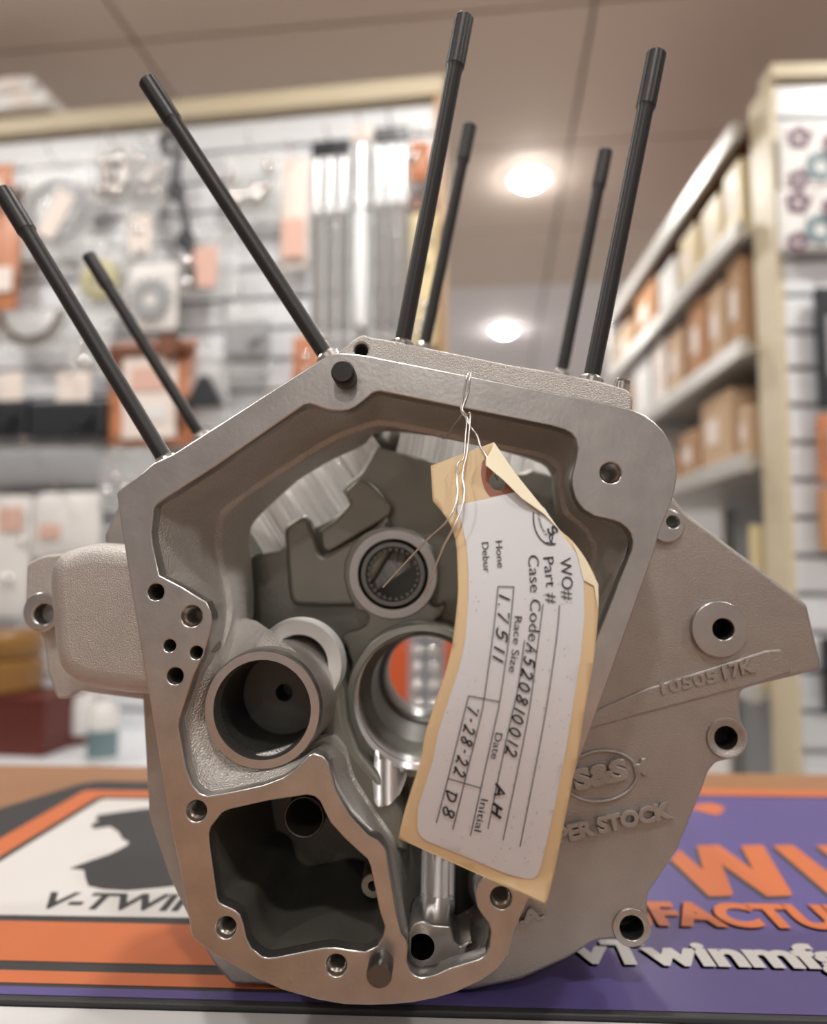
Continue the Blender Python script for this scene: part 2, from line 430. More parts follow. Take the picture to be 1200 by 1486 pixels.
# the big orange word, only W and I in view
def glyph(name, polys, m, k, shift=(0, 0)):
    for pl in polys:
        layer(name, [tb(x + shift[0], y + shift[1]) for x, y in pl], k, m)
Wg = [(973, 1248), (986, 1234), (1021, 1264), (1011, 1228), (1043, 1227), (1094, 1264), (1075, 1228), (1107, 1227), (1150, 1299), (1144, 1301), (1113, 1302), (1047, 1255), (1064, 1298), (1060, 1301), (1029, 1302)]
Ig = [(1121, 1228), (1150, 1227), (1240, 1296), (1236, 1301), (1205, 1301)]
Ng = [(1184, 1228), (1215, 1227), (1330, 1270), (1290, 1228), (1320, 1227), (1400, 1300), (1360, 1301), (1250, 1258), (1310, 1301), (1275, 1301)]
Tg = [(785, 1228), (925, 1228), (940, 1243), (890, 1243), (930, 1301), (895, 1301), (855, 1243), (797, 1243)]
for g in (Wg, Ig, Ng, Tg): glyph('letter_shadow', [g], BLACKP, 2, (-3, 4))
for g in (Wg, Ig, Ng, Tg): glyph('orange_letter', [g], ORANGE, 4)
mat_text('line_shadow', 'FACTURING', 951, 1420, 1345, 1318, BLACKP, 2, 0.05)
mat_text('line_lettering', 'FACTURING', 955, 1420, 1342, 1316, ORANGE, 4, 0.05, 'orange lettering of the line MANUFACTURING')
mat_text('line_shadow', 'MANU', 700, 946, 1345, 1318, BLACKP, 2, 0.05)
mat_text('line_lettering', 'MANU', 704, 950, 1342, 1316, ORANGE, 4, 0.05, 'orange lettering of the line MANUFACTURING')
mat_text('web_shadow', 'vTwinmfg.com', 830, 1422, 1400, 1376, BLACKP, 2, 0.05)
mat_text('web_lettering', 'vTwinmfg.com', 834, 1426, 1397, 1372, WHITEP, 4, 0.045, 'white lettering vTwinmfg.com')
scr = [(960, 1178), (985, 1172), (1000, 1176), (1012, 1168), (1030, 1166), (1048, 1170), (1052, 1176), (1042, 1184), (1030, 1182), (1010, 1176), (990, 1180), (965, 1182)]
layer('script_mark', [tb(*p) for p in scr], 4, ORANGE, 'end of an orange script mark')
tag(add('paper_sheet', box((0.0, ym0 - 0.0255, ZT + 0.0006), (1.3, 0.05, 0.001)), PAPER), 'pale grey-white sheet lying in front of the mat', 'sheet')

# ================================================================== the crankcase
cc = thing('engine_crankcase', 'bare cast aluminium V-twin engine crankcase with eight black studs, standing on the counter mat', 'engine case',
           (P(560, 1445, .055).x, .055, 0))
def cadd(name, me, m, label=None, smooth=35, parent=None): return add(name, me, m, parent or cc, True, label, smooth)

A_out = [(169, 716), (175, 709), (205, 687), (222, 672), (252, 658), (460, 525), (472, 517), (490, 512), (510, 513), (537, 516), (550, 519), (690, 547), (800, 569), (875, 584), (917, 594),
         (936, 602), (950, 612), (963, 625), (972, 640), (979, 655), (982, 670), (983, 684), (982, 697), (979, 713), (975, 727), (965, 752), (957, 772), (950, 800), (860, 1050), (766, 1307), (746, 1350), (737, 1385), (722, 1406),
         (700, 1422), (662, 1440), (632, 1449), (600, 1455), (568, 1458), (537, 1459), (500, 1458), (460, 1451), (410, 1437), (372, 1420), (310, 1385), (281, 1363), (277, 1355), (270, 1310), (240, 1155), (207, 955), (175, 760)]
A_in = [(224, 736), (228, 731), (235, 726), (315, 675), (435, 592), (441, 588), (449, 586), (457, 588), (472, 594), (483, 596), (495, 596.5), (506, 595), (515, 591), (527, 582), (540, 571), (546, 568.5), (552, 568), (665, 591), (740, 606), (800, 618), (820, 624),
        (829, 629), (835, 637), (838, 650), (835, 670), (830, 690), (830, 705), (834, 720), (840, 732), (847, 740), (862, 749), (890, 755), (900, 759), (909, 766), (915, 774), (918, 785), (917, 797), (865, 925), (800, 1105), (752, 1235), (740, 1255), (722, 1262), (704, 1271),
        (693, 1283), (689, 1298), (692, 1316), (700, 1329), (709, 1340), (712, 1352), (710, 1374), (705, 1386), (695, 1392), (655, 1404), (630, 1415), (612, 1419), (602, 1416), (595, 1409), (590, 1395), (592, 1375), (590, 1365), (582, 1355), (575, 1325), (560, 1235), (556, 1227),
        (549, 1219), (534, 1211), (508, 1182), (488, 1148), (481, 1122), (477, 1106), (468, 1097), (455, 1093), (447, 1097), (430, 1115), (410, 1129), (380, 1140), (317, 1153), (300, 1155), (290, 1151), (280, 1141), (270, 1115), (259, 1055), (260, 1045), (267, 1022),
        (282, 977), (296, 950), (306, 915), (308, 900), (306, 887), (299, 873), (265, 852), (232, 835), (222, 790), (220, 772)]
B_in = [(332, 1175), (322, 1180), (306, 1200), (303, 1210), (305, 1232), (315, 1302), (318, 1309), (324, 1313), (338, 1319), (348, 1327), (353, 1340), (357, 1360), (365, 1376), (380, 1388), (390, 1390), (402, 1389), (450, 1379), (472, 1375), (487, 1375), (510, 1379), (530, 1381),
        (547, 1373), (556, 1358), (558, 1345), (550, 1320), (545, 1295), (537, 1257), (533, 1247), (525, 1240), (500, 1217), (480, 1195), (472, 1180), (464, 1163), (456, 1156), (445, 1154), (390, 1162)]
thr = [(285, 1177, 15), (328, 1346, 15), (488, 1401, 15), (727, 1303, 15), (886, 686, 15), (278, 894, 15.5)]
pln = [(226, 859, 12), (246, 937, 9), (285, 947, 9.5), (254, 981, 12)]
Y0 = 0.0
holes = [xz(A_in, Y0), xz(B_in, Y0)]
hc = []
for x, y, r in thr + pln:
    c = P(x, y, Y0); hc.append((c, rpx(r, 0))); holes.append(circ((c.x, c.z), rpx(r, 0), 28))
cadd('gearcase_flange', plate(xz(A_out, Y0), holes, Y0, 0.009, 0.0007), MACH, 'flat machined sealing face with bolt holes', 30)
for i, (c, r) in enumerate(hc):
    if i < len(thr):       # threaded hole: saw-tooth profile
        pr_ = [(r * 1.0, 0.0006), (r * 0.86, 0.0022)]
        for k in range(9): pr_ += [(r * 0.92, 0.0028 + k * 0.0016), (r * 0.78, 0.0036 + k * 0.0016)]
        pr_ += [(r * 0.78, 0.026)]
        cadd('threaded_hole', latheY(c, pr_, 28, False, True), THREAD, smooth=20)
    else:
        cadd('oil_hole', latheY(c, [(r, 0.0006), (r * 0.97, 0.002), (r * 0.97, 0.03)], 28, False, True), CASTD)
# dowel pins
for x, y, m, nm in ((502, 549, BLACK, 'black dowel pin'), (553, 1397, DOWM, 'steel dowel pin')):
    c = P(x, y, 0)
    cadd('dowel_pin', latheY(c, [(.0052, .001), (.0052, -.0070), (.0047, -.0074), (.0047, -.0080), (.0052, -.0084), (.0052, -.0105), (.0045, -.0118)] if m is BLACK else [(.0053, .001), (.0053, -.0095), (.0045, -.0108)], 32, False, True), m, nm)
# outer wall of the gear chest
def inset(poly, d):
    c = Vector((sum(p[0] for p in poly) / len(poly), sum(p[1] for p in poly) / len(poly)))
    return [tuple(Vector(p) + (c - Vector(p)).normalized() * d) for p in poly]
ow = inset(xz(A_out, 0), 0.0012)
cadd('gearcase_outer_wall', loft([[(x, .008, z) for x, z in ow], [(x, .058, z) for x, z in inset(ow, .002)]]), CAST, smooth=40)
# cavity wall: flange edge -> shoulder -> neck (px, py, y)
CV = [((224, 736), (314, 742, .050), (364, 757, .078)), ((315, 675), (385, 691, .050), (430, 696, .078)), ((449, 586), (462, 642, .050), (480, 666, .078)),
      ((472, 594), (488, 628, .050), (505, 655, .078)), ((495, 596.5), (508, 620, .050), (530, 643, .078)), ((527, 582), (530, 612, .050), (538, 631, .078)),
      ((552, 568), (556, 607, .050), (560, 624, .078)), ((665, 591), (640, 624, .050), (640, 632, .078)), ((740, 606), (720, 642, .050), (720, 650, .078)),
      ((820, 624), (798, 658, .050), (790, 672, .078)), ((838, 650), (818, 678, .050), (802, 690, .078)), ((830, 697), (818, 705, .050), (802, 710, .078)),
      ((847, 740), (825, 742, .050), (806, 742, .078)), ((890, 755), (855, 765, .050), (818, 765, .078)), ((918, 785), (872, 800, .050), (825, 800, .078)),
      ((865, 925), (835, 930, .050), (800, 915, .078)), ((800, 1105), (775, 1095, .050), (750, 1080, .078)), ((752, 1235), (735, 1215, .05), (715, 1190, .078)),
      ((722, 1262), (712, 1250, .05), (700, 1230, .078)), ((689, 1298), (687, 1285, .05), (680, 1270, .078)), ((692, 1316), (690, 1310, .05), (680, 1295, .078)),
      ((712, 1352), (704, 1340, .05), (690, 1315, .078)), ((705, 1386), (697, 1370, .05), (686, 1335, .078)), ((655, 1404), (655, 1385, .05), (655, 1345, .078)),
      ((612, 1419), (614, 1395, .05), (622, 1350, .078)), ((590, 1395), (598, 1370, .05), (612, 1340, .078)), ((582, 1355), (590, 1330, .05), (607, 1310, .078)),
      ((560, 1235), (572, 1225, .05), (595, 1220, .078)), ((534, 1211), (550, 1195, .05), (575, 1185, .078)), ((488, 1148), (510, 1135, .05), (540, 1120, .078)),
      ((477, 1106), (500, 1095, .05), (530, 1080, .078)), ((455, 1093), (470, 1075, .04), (500, 1060, .07)), ((430, 1115), (430, 1100, .016), (440, 1075, .03)),
      ((380, 1140), (385, 1122, .012), (388, 1092, .018)), ((300, 1155), (310, 1138, .012), (338, 1100, .018)), ((270, 1115), (282, 1105, .012), (315, 1075, .018)),
      ((259, 1055), (273, 1054, .012), (302, 1045, .018)), ((282, 977), (293, 984, .014), (318, 995, .022)), ((296, 950), (310, 955, .020), (345, 962, .035)),
      ((308, 900), (326, 908, .036), (362, 915, .07)), ((299, 873), (328, 880, .046), (366, 890, .078)), ((265, 852), (324, 850, .050), (366, 860, .078)),
      ((232, 835), (316, 825, .050), (364, 830, .078)), ((222, 785), (311, 785, .050), (360, 785, .078))]
k = 4
ra, rs, rn = [], [], []
# follow the flange edge exactly between control points by arc length
def arc_between(poly, a, b, n):
    m = len(poly)
    ia = min(range(m), key=lambda i: (Vector(poly[i]) - Vector(a)).length); ib = min(range(m), key=lambda i: (Vector(poly[i]) - Vector(b)).length)
    pts = [Vector(poly[ia])]; i = ia
    while i != ib: i = (i + 1) % m; pts.append(Vector(poly[i]))
    if len(pts) == 1: return [pts[0]] * n
    return [path_at(pts, s / n)[0] for s in range(n)]
for i in range(len(CV)):
    ra += arc_between(A_in, CV[i][0], CV[(i + 1) % len(CV)][0], k)
def lin(pts, k):
    out = []
    for i in range(len(pts)):
        for q in range(k): out.append(pts[i].lerp(pts[(i + 1) % len(pts)], q / k))
    return [(out[i - 1] + out[i] * 2 + out[(i + 1) % len(out)]) / 4 for i in range(len(out))]
def toward(c, d):
    v = Vector((600 - c[0], 860 - c[1])); v = v.normalized() * d
    return (c[0] + v.x, c[1] + v.y, c[2])
s3 = lin([P(*c[1]) for c in CV], k); n3 = lin([P(*c[2]) for c in CV], k)
s4 = lin([P(*[toward(c[1], 11)[0], toward(c[1], 11)[1], c[1][2] + .0022]) for c in CV], k)
rA = [P(p.x, p.y, 0.001) for p in ra]
for p in rA: p.y = 0.0065
n4 = [Vector((p.x, max(p.y, .101), p.z)) for p in n3]
def mixr(A, B, t): return [a.lerp(b, t) for a, b in zip(A, B)]
cadd('cavity_wall', loft([rA, mixr(rA, s3, .5), mixr(rA, s3, .97), mixr(s3, s4, .15), mixr(s3, s4, .85), mixr(s4, n3, .04), mixr(s4, n3, .5), mixr(s4, n3, .96), n3, [p + Vector((0, .003, 0)) + (p - Vector((n3[0].x, 0, n3[0].z))) * 0 for p in n3]]), CASTW, 'rough cast inner wall of the gear chest', 28)
# cam bore
cb = P(612, 1017, .060)
cadd('cam_bore_lip', latheY(cb, [(.0412, .098), (.0400, .0625), (.0390, .0605), (.0358, .060), (.0353, .0606)], 72), CASTD, 'flat lip around the big bore', 30)
cadd('cam_bore', latheY(cb, [(.0353, .0605), (.0352, .071), (.0356, .0714), (.0356, .0726), (.0348, .0730), (.0348, .096)], 72), SHINY, 'bright machined bore wall', 30)
cadd('cam_bore_step', latheY(cb, [(.0349, .0955), (.0300, .0975), (.0298, .104), (.0296, .150)], 72), SUMPM, 'dark stepped wall inside the bore', 30)
cadd('bore_race', latheY(cb, [(.0297, .1485), (.0290, .1480), (.0268, .1490), (.0260, .1505), (.0257, .176)], 72), STEEL, 'steel ring at the back of the bore', 30)
# inner chamber wall with its scalloped top, behind the neck
yw = .100
top = [(300, 860), (345, 815), (372, 804), (405, 798), (420, 786), (440, 770), (462, 763), (482, 752), (504, 737), (508, 732), (503, 722), (497, 712), (503, 702), (522, 687), (534, 668), (543, 650), (549, 648), (575, 655), (625, 668), (690, 681), (745, 686), (762, 685), (772, 680), (800, 690),
       (860, 760), (860, 900), (780, 1100), (730, 1270), (690, 1340), (610, 1350), (560, 1230), (430, 1110), (300, 1000)]
bb = P(571, 833, .085)
cadd('inner_chamber_wall', plate(xz(top, yw), [circ((bb.x, bb.z), .0185, 40), circ((cb.x, cb.z), .0385, 48)], yw, yw + .010, .0015), CASTD, 'dark cast inner wall', 30)
# raised cast tab before the rear bore
tabp = fil([(411, 764, 10), (440, 746, 8), (449, 756, 3), (463, 800, 6), (470, 806, 6), (540, 768, 8), (562, 745, 10), (575, 790), (520, 880, 10), (425, 880, 12), (418, 860, 10)])
cadd('cast_tab', plate(xz(tabp, .088), [], .088, .101, .003, 3), CASTD, smooth=40)
tab2 = fil([(507, 731, 3), (500, 714, 6), (520, 693, 8), (538, 700, 8), (572, 735, 10), (566, 750, 8), (476, 803, 8), (466, 796, 6), (463, 770, 4), (484, 755, 3)])
cadd('cast_tab', plate(xz(tab2, .092), [], .092, .101, .002, 3), CASTD, smooth=40)
# main bearing boss and bearing
boss = [(500, 815), (510, 792), (527, 776), (543, 768), (560, 765), (580, 765), (597, 769), (612, 779), (625, 792), (634, 810), (637, 835), (634, 850), (631, 857), (624, 863), (621, 869), (623, 876), (629, 881), (637, 880), (646, 874), (645, 883), (640, 893), (620, 910), (595, 922), (560, 937), (540, 951), (528, 970), (519, 985), (512, 992),
        (510, 960), (504, 940), (495, 924), (505, 917), (517, 915), (530, 908), (535, 900), (534, 893), (528, 888), (518, 886), (505, 862), (499, 837)]
cadd('bearing_boss', plate(xz(boss, .082), [circ((bb.x, bb.z), rpx(50, .082), 48)], .082, .1005, .0012), CASTD, 'machined boss around the needle bearing', 30)
cadd('bearing_seat', latheY(bb, [(rpx(66, .08), .0822), (rpx(64, .08), .0805), (rpx(51.5, .08), .0805), (rpx(50, .08), .0815), (rpx(50, .08), .110)], 56), MACH, smooth=30)
cadd('needle_bearing', latheY(bb, [(rpx(48, .08), .100), (rpx(48, .08), .0815), (rpx(46, .08), .0800), (rpx(40, .08), .0800), (rpx(38, .08), .0812), (rpx(37.5, .08), .112)], 56), STEEL, 'dark steel bearing ring', 30)
nb = bmesh.new()
for i in range(26):
    a = 2 * PI * i / 26; rr = rpx(37.2, .08)
    lathe_bm(nb, (bb.x + rr * math.cos(a), .083, bb.z + rr * math.sin(a)), (0, 1, 0), [(.0012, 0), (.0012, .024)], 8, True, True)
o = cadd('bearing_needle', from_bm(nb), STEEL); o['kind'] = 'stuff'
# left (oil pump) bore with its ring face, boss body
lb = P(380, 1030, .012)
cadd('pump_bore_ring', latheY(lb, [(rpx(86, .012), .017), (rpx(84.5, .012), .0128), (rpx(83, .012), .0120), (rpx(71, .012), .0120), (rpx(69.2, .012), .0132), (rpx(69, .012), .022)], 72), MACH, 'machined ring face of the left bore', 30)
cadd('pump_bore_boss', latheY(lb, [(rpx(86, .012), .0165), (rpx(87, .012), .03), (rpx(89, .012), .05), (rpx(95, .012), .072), (rpx(104, .012), .102)], 64), CASTL, smooth=50)
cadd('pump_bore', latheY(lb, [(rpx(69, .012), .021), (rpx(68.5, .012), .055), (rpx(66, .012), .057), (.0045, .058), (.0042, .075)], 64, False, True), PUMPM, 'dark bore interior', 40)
# crescent pocket beside it
cp = P(431, 966, .046)
bm = bmesh.new()
prof = [(68, .056), (66, .0475), (64.5, .046), (44, .049), (42, .051), (41, .094)]
rg = []
for r_, y_ in prof:
    rg.append([bm.verts.new((cp.x + rpx(r_, .046) * math.cos(math.radians(a_)), y_, cp.z + rpx(r_, .046) * math.sin(math.radians(a_)))) for a_ in range(-40, 141, 5)])
for p_, q_ in zip(rg, rg[1:]):
    for i in range(len(p_) - 1): bm.faces.new((p_[i], p_[i + 1], q_[i + 1], q_[i]))
cadd('crescent_pocket', from_bm(bm), BORE2, 'bright crescent cut', 30)
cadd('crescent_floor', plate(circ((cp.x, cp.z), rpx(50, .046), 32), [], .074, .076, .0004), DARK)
# lower right: machined channel, oil boss, deep hole
bm = bmesh.new()
ch = [[], []]
for q in range(13):
    a = PI * q / 12; rr = .0085
    for e, (x, y, Y) in enumerate(((637, 1150, .060), (634, 1345, .040))):
        c = P(x, y, Y); ch[e].append(bm.verts.new((c.x - rr * math.cos(a), c.y + rr * .9 * math.sin(a), c.z)))
for q in range(12): bm.faces.new((ch[0][q], ch[0][q + 1], ch[1][q + 1], ch[1][q]))
cadd('oil_channel', from_bm(bm), SHINY, 'bright half-round channel', 60)
ob = fil([(594, 1352, 6), (600, 1340, 6), (615, 1336, 5), (628, 1342, 3), (654, 1344, 4), (660, 1368, 3), (668, 1373, 2), (684, 1365, 1), (676, 1383, 2), (674, 1396, 2), (650, 1406, 3), (625, 1417, 4), (604, 1417, 6), (592, 1403, 6)])
oh = P(612, 1374, .022)
cadd('oil_gallery_boss', plate(xz(ob, .022), [circ((oh.x, oh.z), rpx(21, .022), 32)], .022, .050, .001), MACH, 'small machined boss around a dark oil hole', 30)
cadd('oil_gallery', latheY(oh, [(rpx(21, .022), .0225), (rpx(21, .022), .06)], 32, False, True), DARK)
# machined ramp under the cam bore
rp_ = [(545, 1086), (565, 1104), (592, 1118), (588, 1135), (580, 1152), (566, 1168), (550, 1172), (543, 1165), (540, 1130)]
v2, f2 = fill2d(fil([(x, y, 5) for x, y in rp_]), [], 6)
vv = []
for v in v2:
    s = min(max((v.y - 1085) / 87, 0), 1); cxx = 566
    vv.append(P(v.x, v.y, .0595 - .014 * s + .003 * (1 - ((v.x - cxx) / 26) ** 2)))
cadd('relief_cut', mesh_from(vv, f2), SHINY, 'bright ramp cut below the bore', 60)
wedge = fil([(452, 968, 8), (492, 962, 8), (501, 1000, 6), (506, 1045), (521, 1088), (548, 1122), (585, 1180), (592, 1238), (562, 1235), (505, 1165, 10), (478, 1110, 8), (462, 1075), (450, 1030)])
cadd('inner_web', plate(xz(wedge, .052), [], .052, .1, .005, 4), CASTD, smooth=45)
web2 = [(298, 990), (302, 930), (312, 902), (338, 893), (372, 901), (400, 920), (432, 948), (424, 956), (407, 940), (379, 940), (352, 950), (333, 966), (318, 998)]
v2, f2 = fill2d(fil([(*p, 4) for p in web2]), [], 7)
vv = []
for v in v2:
    d_ = math.hypot(v.x - 393, v.y - 1020) - 80
    vv.append(P(v.x, v.y, .024 + max(d_, 0) * .00060))
cadd('inner_web', mesh_from(vv, f2), CASTW, smooth=60)
# sump
rB = xz(B_in, 0)
cB = Vector((sum(p[0] for p in rB) / len(rB), sum(p[1] for p in rB) / len(rB)))
def shr(f): return [(cB.x + (x - cB.x) * f, cB.y + (z - cB.y) * f) for x, z in rB]
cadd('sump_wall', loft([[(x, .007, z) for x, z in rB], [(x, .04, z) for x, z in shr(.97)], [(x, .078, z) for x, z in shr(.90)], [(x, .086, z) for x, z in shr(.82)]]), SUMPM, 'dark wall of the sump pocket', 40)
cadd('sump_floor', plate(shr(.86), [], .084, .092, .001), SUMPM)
tp = P(441, 1186, .03)
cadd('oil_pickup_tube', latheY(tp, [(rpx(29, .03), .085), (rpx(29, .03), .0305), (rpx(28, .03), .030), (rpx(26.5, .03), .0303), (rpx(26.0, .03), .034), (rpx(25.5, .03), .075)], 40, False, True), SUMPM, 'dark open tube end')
sb = P(541, 1286, .03)
cadd('small_boss', latheY(sb, [(rpx(21, .03), .07), (rpx(17, .03), .0305), (rpx(15.5, .03), .030), (rpx(7, .03), .030), (rpx(6.5, .03), .031), (rpx(6.5, .03), .05)], 32, False, True), CASTD)
db = P(388, 1352, .03)
cadd('cast_dimple', lathe((db.x - .004, .036, db.z - .004), (.35, -.35, .9), [(.010, -.004), (.0085, .001), (.006, .0025), (.0035, .001), (.001, .0003)], 28), CASTD, smooth=60)
# ---- rear body
YB = .055
body = fil([(150, 778, 8), (176, 722, 6), (470, 540, 8), (870, 600, 10), (978, 722, 6), (995, 743, 8), (1172, 877, 5), (1181, 915), (1192, 962, 6), (1190, 973, 5), (1097, 995), (1078, 1001, 6), (1074, 1012, 6), (1076, 1042, 5), (1083, 1066, 14), (1077, 1088, 10), (1062, 1102, 8), (1040, 1107, 6),
            (1029, 1120, 6), (1020, 1146), (985, 1232), (962, 1268), (940, 1300, 10), (940, 1325, 6), (943, 1349, 12), (934, 1366, 10), (915, 1372, 10), (893, 1364, 6), (864, 1367, 10), (827, 1391, 8), (757, 1423), (687, 1438), (610, 1443), (540, 1443), (450, 1437), (400, 1432), (375, 1431, 4), (335, 1430, 5), (308, 1398, 5), (281, 1350, 5),
            (245, 1275, 10), (215, 1185, 10), (210, 1090, 8), (205, 1000)])
bh = fil([(290, 760, 8), (500, 610, 8), (800, 650, 8), (862, 770, 8), (820, 930), (735, 1180), (690, 1330, 8), (610, 1380, 8), (330, 1340, 10), (290, 1000)])
lugs = [(1046, 912, 15), (1054, 1071, 16.5), (916, 1345, 16.5), (974, 758, 9)]
lh = []
for x, y, r in lugs:
    c = P(x, y, YB); lh.append((c, rpx(r, YB)))
cadd('rear_case_half', plate(xz(body, YB), [xz(bh, YB)] + [circ((c.x, c.z), r, 28) for c, r in lh], YB, YB + .014, .0022, 4), CASTP, 'cast rear half with bolt lugs', 40)
bx_ = xz(body, YB)
gap0, gap1 = P(172, 722, YB), P(984, 726, YB)          # the top stays open under the two cylinder decks
ia = max(range(len(bx_)), key=lambda i: -(Vector(bx_[i]) - Vector((gap1.x, gap1.z))).length); ib = max(range(len(bx_)), key=lambda i: -(Vector(bx_[i]) - Vector((gap0.x, gap0.z))).length)
def openl(pl):
    out = []; i = ia
    while True:
        out.append(pl[i])
        if i == ib: return out
        i = (i + 1) % len(pl)
cadd('rear_case_barrel', loft([[(x, YB + .012, z) for x, z in openl(inset(bx_, .004))], [(x, .172, z) for x, z in openl(inset(bx_, .006))]], False), CASTP, smooth=40)
rb_ = inset(bx_, .005)
# rear closure with the bore hole through it
cadd('rear_case_cover', plate(rb_, [circ((cb.x, cb.z), .0258, 48)], .170, .176, .001), COVER)
for (c, r), (x, y, _) in zip(lh, lugs):
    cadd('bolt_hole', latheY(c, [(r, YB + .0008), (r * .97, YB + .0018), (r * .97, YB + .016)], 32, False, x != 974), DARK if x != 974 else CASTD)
c = P(1041, 912, YB); hcx = lh[0]
cadd('bolt_pad', plate(circ((c.x, c.z), rpx(39, YB), 48), [circ((hcx[0].x, hcx[0].z), hcx[1], 28)], YB - .0035, YB + .001, .0006), MACH, 'machined round pad with a bolt hole', 30)
c = P(966, 763, YB); hcx = lh[3]
cadd('bolt_pad', plate(circ((c.x, c.z), rpx(24, YB), 40), [circ((hcx[0].x, hcx[0].z), hcx[1], 28)], YB - .003, YB + .001, .0006), MACH, smooth=30)
c = lh[2][0]; cadd('bolt_pad', plate(circ((c.x, c.z), rpx(26, YB), 40), [circ((c.x, c.z), lh[2][1], 28)], YB - .0012, YB + .001, .0006), MACH, smooth=30)
c = lh[1][0]; cadd('bolt_counterbore', latheY(c, [(rpx(29, YB), YB + .0003), (rpx(27, YB), YB - .0012), (rpx(24, YB), YB - .0012), (rpx(20, YB), YB + .0002), (lh[1][1], YB + .0004)], 40), CASTP, smooth=50)
# raised part-number strip
stp = fil([(852, 1036), (935, 1000, 4), (1110, 944, 6), (1134, 941, 6), (1150, 975, 5), (1097, 992), (940, 1034, 3), (850, 1060)])
cadd('number_strip', plate(xz(stp, YB - .0012), [], YB - .0012, YB + .001, .001, 3), CASTP, smooth=40)
def pl_fn(Yf): return lambda x, y, lift: P(x, y, Yf - lift * .012)
cadd('cast_number', text_on_path('10505', [(961, 1008), (1042, 989)], 17, pl_fn(YB - .0012), .01, .06, .02), CASTP, 'faint raised number')
cadd('cast_number', text_on_path('17K', [(1051, 986), (1098, 974)], 19, pl_fn(YB - .0012), .015, .10, .03), CASTP, 'raised number')
cadd('raised_lettering', text_on_path('SUPER STOCK', [(772, 1233), (876, 1208), (978, 1185)], 21, pl_fn(YB), .025, .24, .05), CASTP, 'raised lettering SUPER STOCK')
cadd('raised_lettering', text_on_path('U.S.A.', [(706, 1352), (792, 1332)], 17, pl_fn(YB), .02, .22, .04), CASTP, 'raised lettering U.S.A.')
cadd('raised_emblem', text_on_path('S&S', [(834, 1147), (914, 1128)], 27, pl_fn(YB), .025, .22, .06), CASTP, 'raised letters S&S in an oval')
ov = []
ca_, sa_ = math.cos(math.radians(-8)), math.sin(math.radians(-8))
def ovp(rx, ry, n=56):
    return [(872 + rx * math.cos(2 * PI * i / n) * ca_ - ry * math.sin(2 * PI * i / n) * sa_, 1127 + rx * math.cos(2 * PI * i / n) * sa_ + ry * math.sin(2 * PI * i / n) * ca_) for i in range(n)]
cadd('emblem_oval', plate(xz(ovp(56, 39), YB - .0018), [xz(ovp(51, 34), YB - .0018)], YB - .0018, YB + .001, .0007, 2), CASTP, smooth=40)
arrow = fil([(918, 1110, 2), (928, 1108, 2), (930, 1101, 1), (938, 1100, 2), (940, 1126, 2), (934, 1127, 1), (931, 1122, 1), (922, 1128, 2)])
cadd('emblem_arrow', plate(xz(arrow, YB - .0018), [], YB - .0018, YB + .001, .0007, 2), CASTP, smooth=40)
# side boss on the left with its lug
sbp = fil([(62, 850, 14), (64, 822, 16), (80, 800, 16), (134, 785, 20), (225, 797), (240, 1013), (180, 1010, 10), (113, 1000, 20), (78, 975, 14), (70, 940, 10)])
cadd('side_boss', plate(xz(sbp, .022), [], .022, .062, .010, 6), CASTL, 'rounded cast block on the left side', 50)
lg = P(63, 891, .052); lgo = P(60, 888, .052)
cadd('side_lug', plate(circ((lgo.x, lgo.z), rpx(29, .052), 40), [circ((lg.x, lg.z), rpx(14.5, .052), 28)], .052, .075, .0012), MACH, 'machined lug with a bolt hole', 30)
cadd('side_lug_hole', latheY(lg, [(rpx(14.5, .052), .053), (rpx(14.3, .052), .074)], 28, False, True), DARK)
tabf = fil([(38, 818, 6), (62, 806, 8), (230, 790), (240, 1020), (112, 1003, 6), (98, 1014, 4), (82, 1015, 6), (68, 975, 6), (64, 930, 8), (50, 905), (36, 880, 6)])
cadd('side_flange', plate(xz(tabf, .060), [], .060, .070, .0015, 3), CASTL, smooth=40)
# ---- cylinder decks and bores
def deck(axis_px, name_lbl):
    pass
axL = (P(215, 120, .02) - P(475, 515, .02)); axL.y = 0; axL.normalize()
axR = (P(950, 80, .02) - P(858, 548, .02)); axR.y = 0; axR.normalize()
YF, YR = .025, .156
def deckbuild(base_a, base_b, ax, drop, ext):
    """deck plate with the round bore opening; a, b = front stud foot points"""
    a = P(*base_a, YF); b = P(*base_b, YF); ctr = (a + b) / 2 - ax * drop; ctr.y = (YF + YR) / 2
    ux = (b - a).normalized(); half = (b - a).length / 2 + ext
    me = cu_mesh(flat_curve([fil([(-half, -.064, .012), (half, -.064, .012), (half, .078, .012), (-half, .078, .012)]), circ((0, 0), .0475, 64)], .005, .0012, 2))
    m = Matrix((ux, Vector((0, 1, 0)), ux.cross(Vector((0, 1, 0))))).transposed().to_4x4()
    me.transform(Matrix.Translation(ctr) @ m)
    cadd('cylinder_deck', me, MACH, smooth=30)
    bm = bmesh.new(); vb = ux.cross(ax); vb = vb if vb.y > 0 else -vb
    ring = []
    for q in range(41):
        a_ = math.radians(13) + (PI - math.radians(26)) * q / 40
        p0 = ctr + ax * .004 + ux * (.047 * math.cos(a_)) + vb * (.047 * math.sin(a_))
        ring.append((bm.verts.new(p0), bm.verts.new(p0 - ax * .098)))
    uvl = bm.loops.layers.uv.new('UVMap')
    for q in range(40):
        f_ = bm.faces.new((ring[q][0], ring[q + 1][0], ring[q + 1][1], ring[q][1]))
        for lp, (uu, vv_) in zip(f_.loops, ((q, 0), (q + 1, 0), (q + 1, 1), (q, 1))): lp[uvl].uv = (uu / 40, vv_)
    cadd('cylinder_bore', from_bm(bm), BORE, 'bright honed cylinder spigot bore', 40)
deckbuild((240, 668), (475, 518), axL, .012, .012)
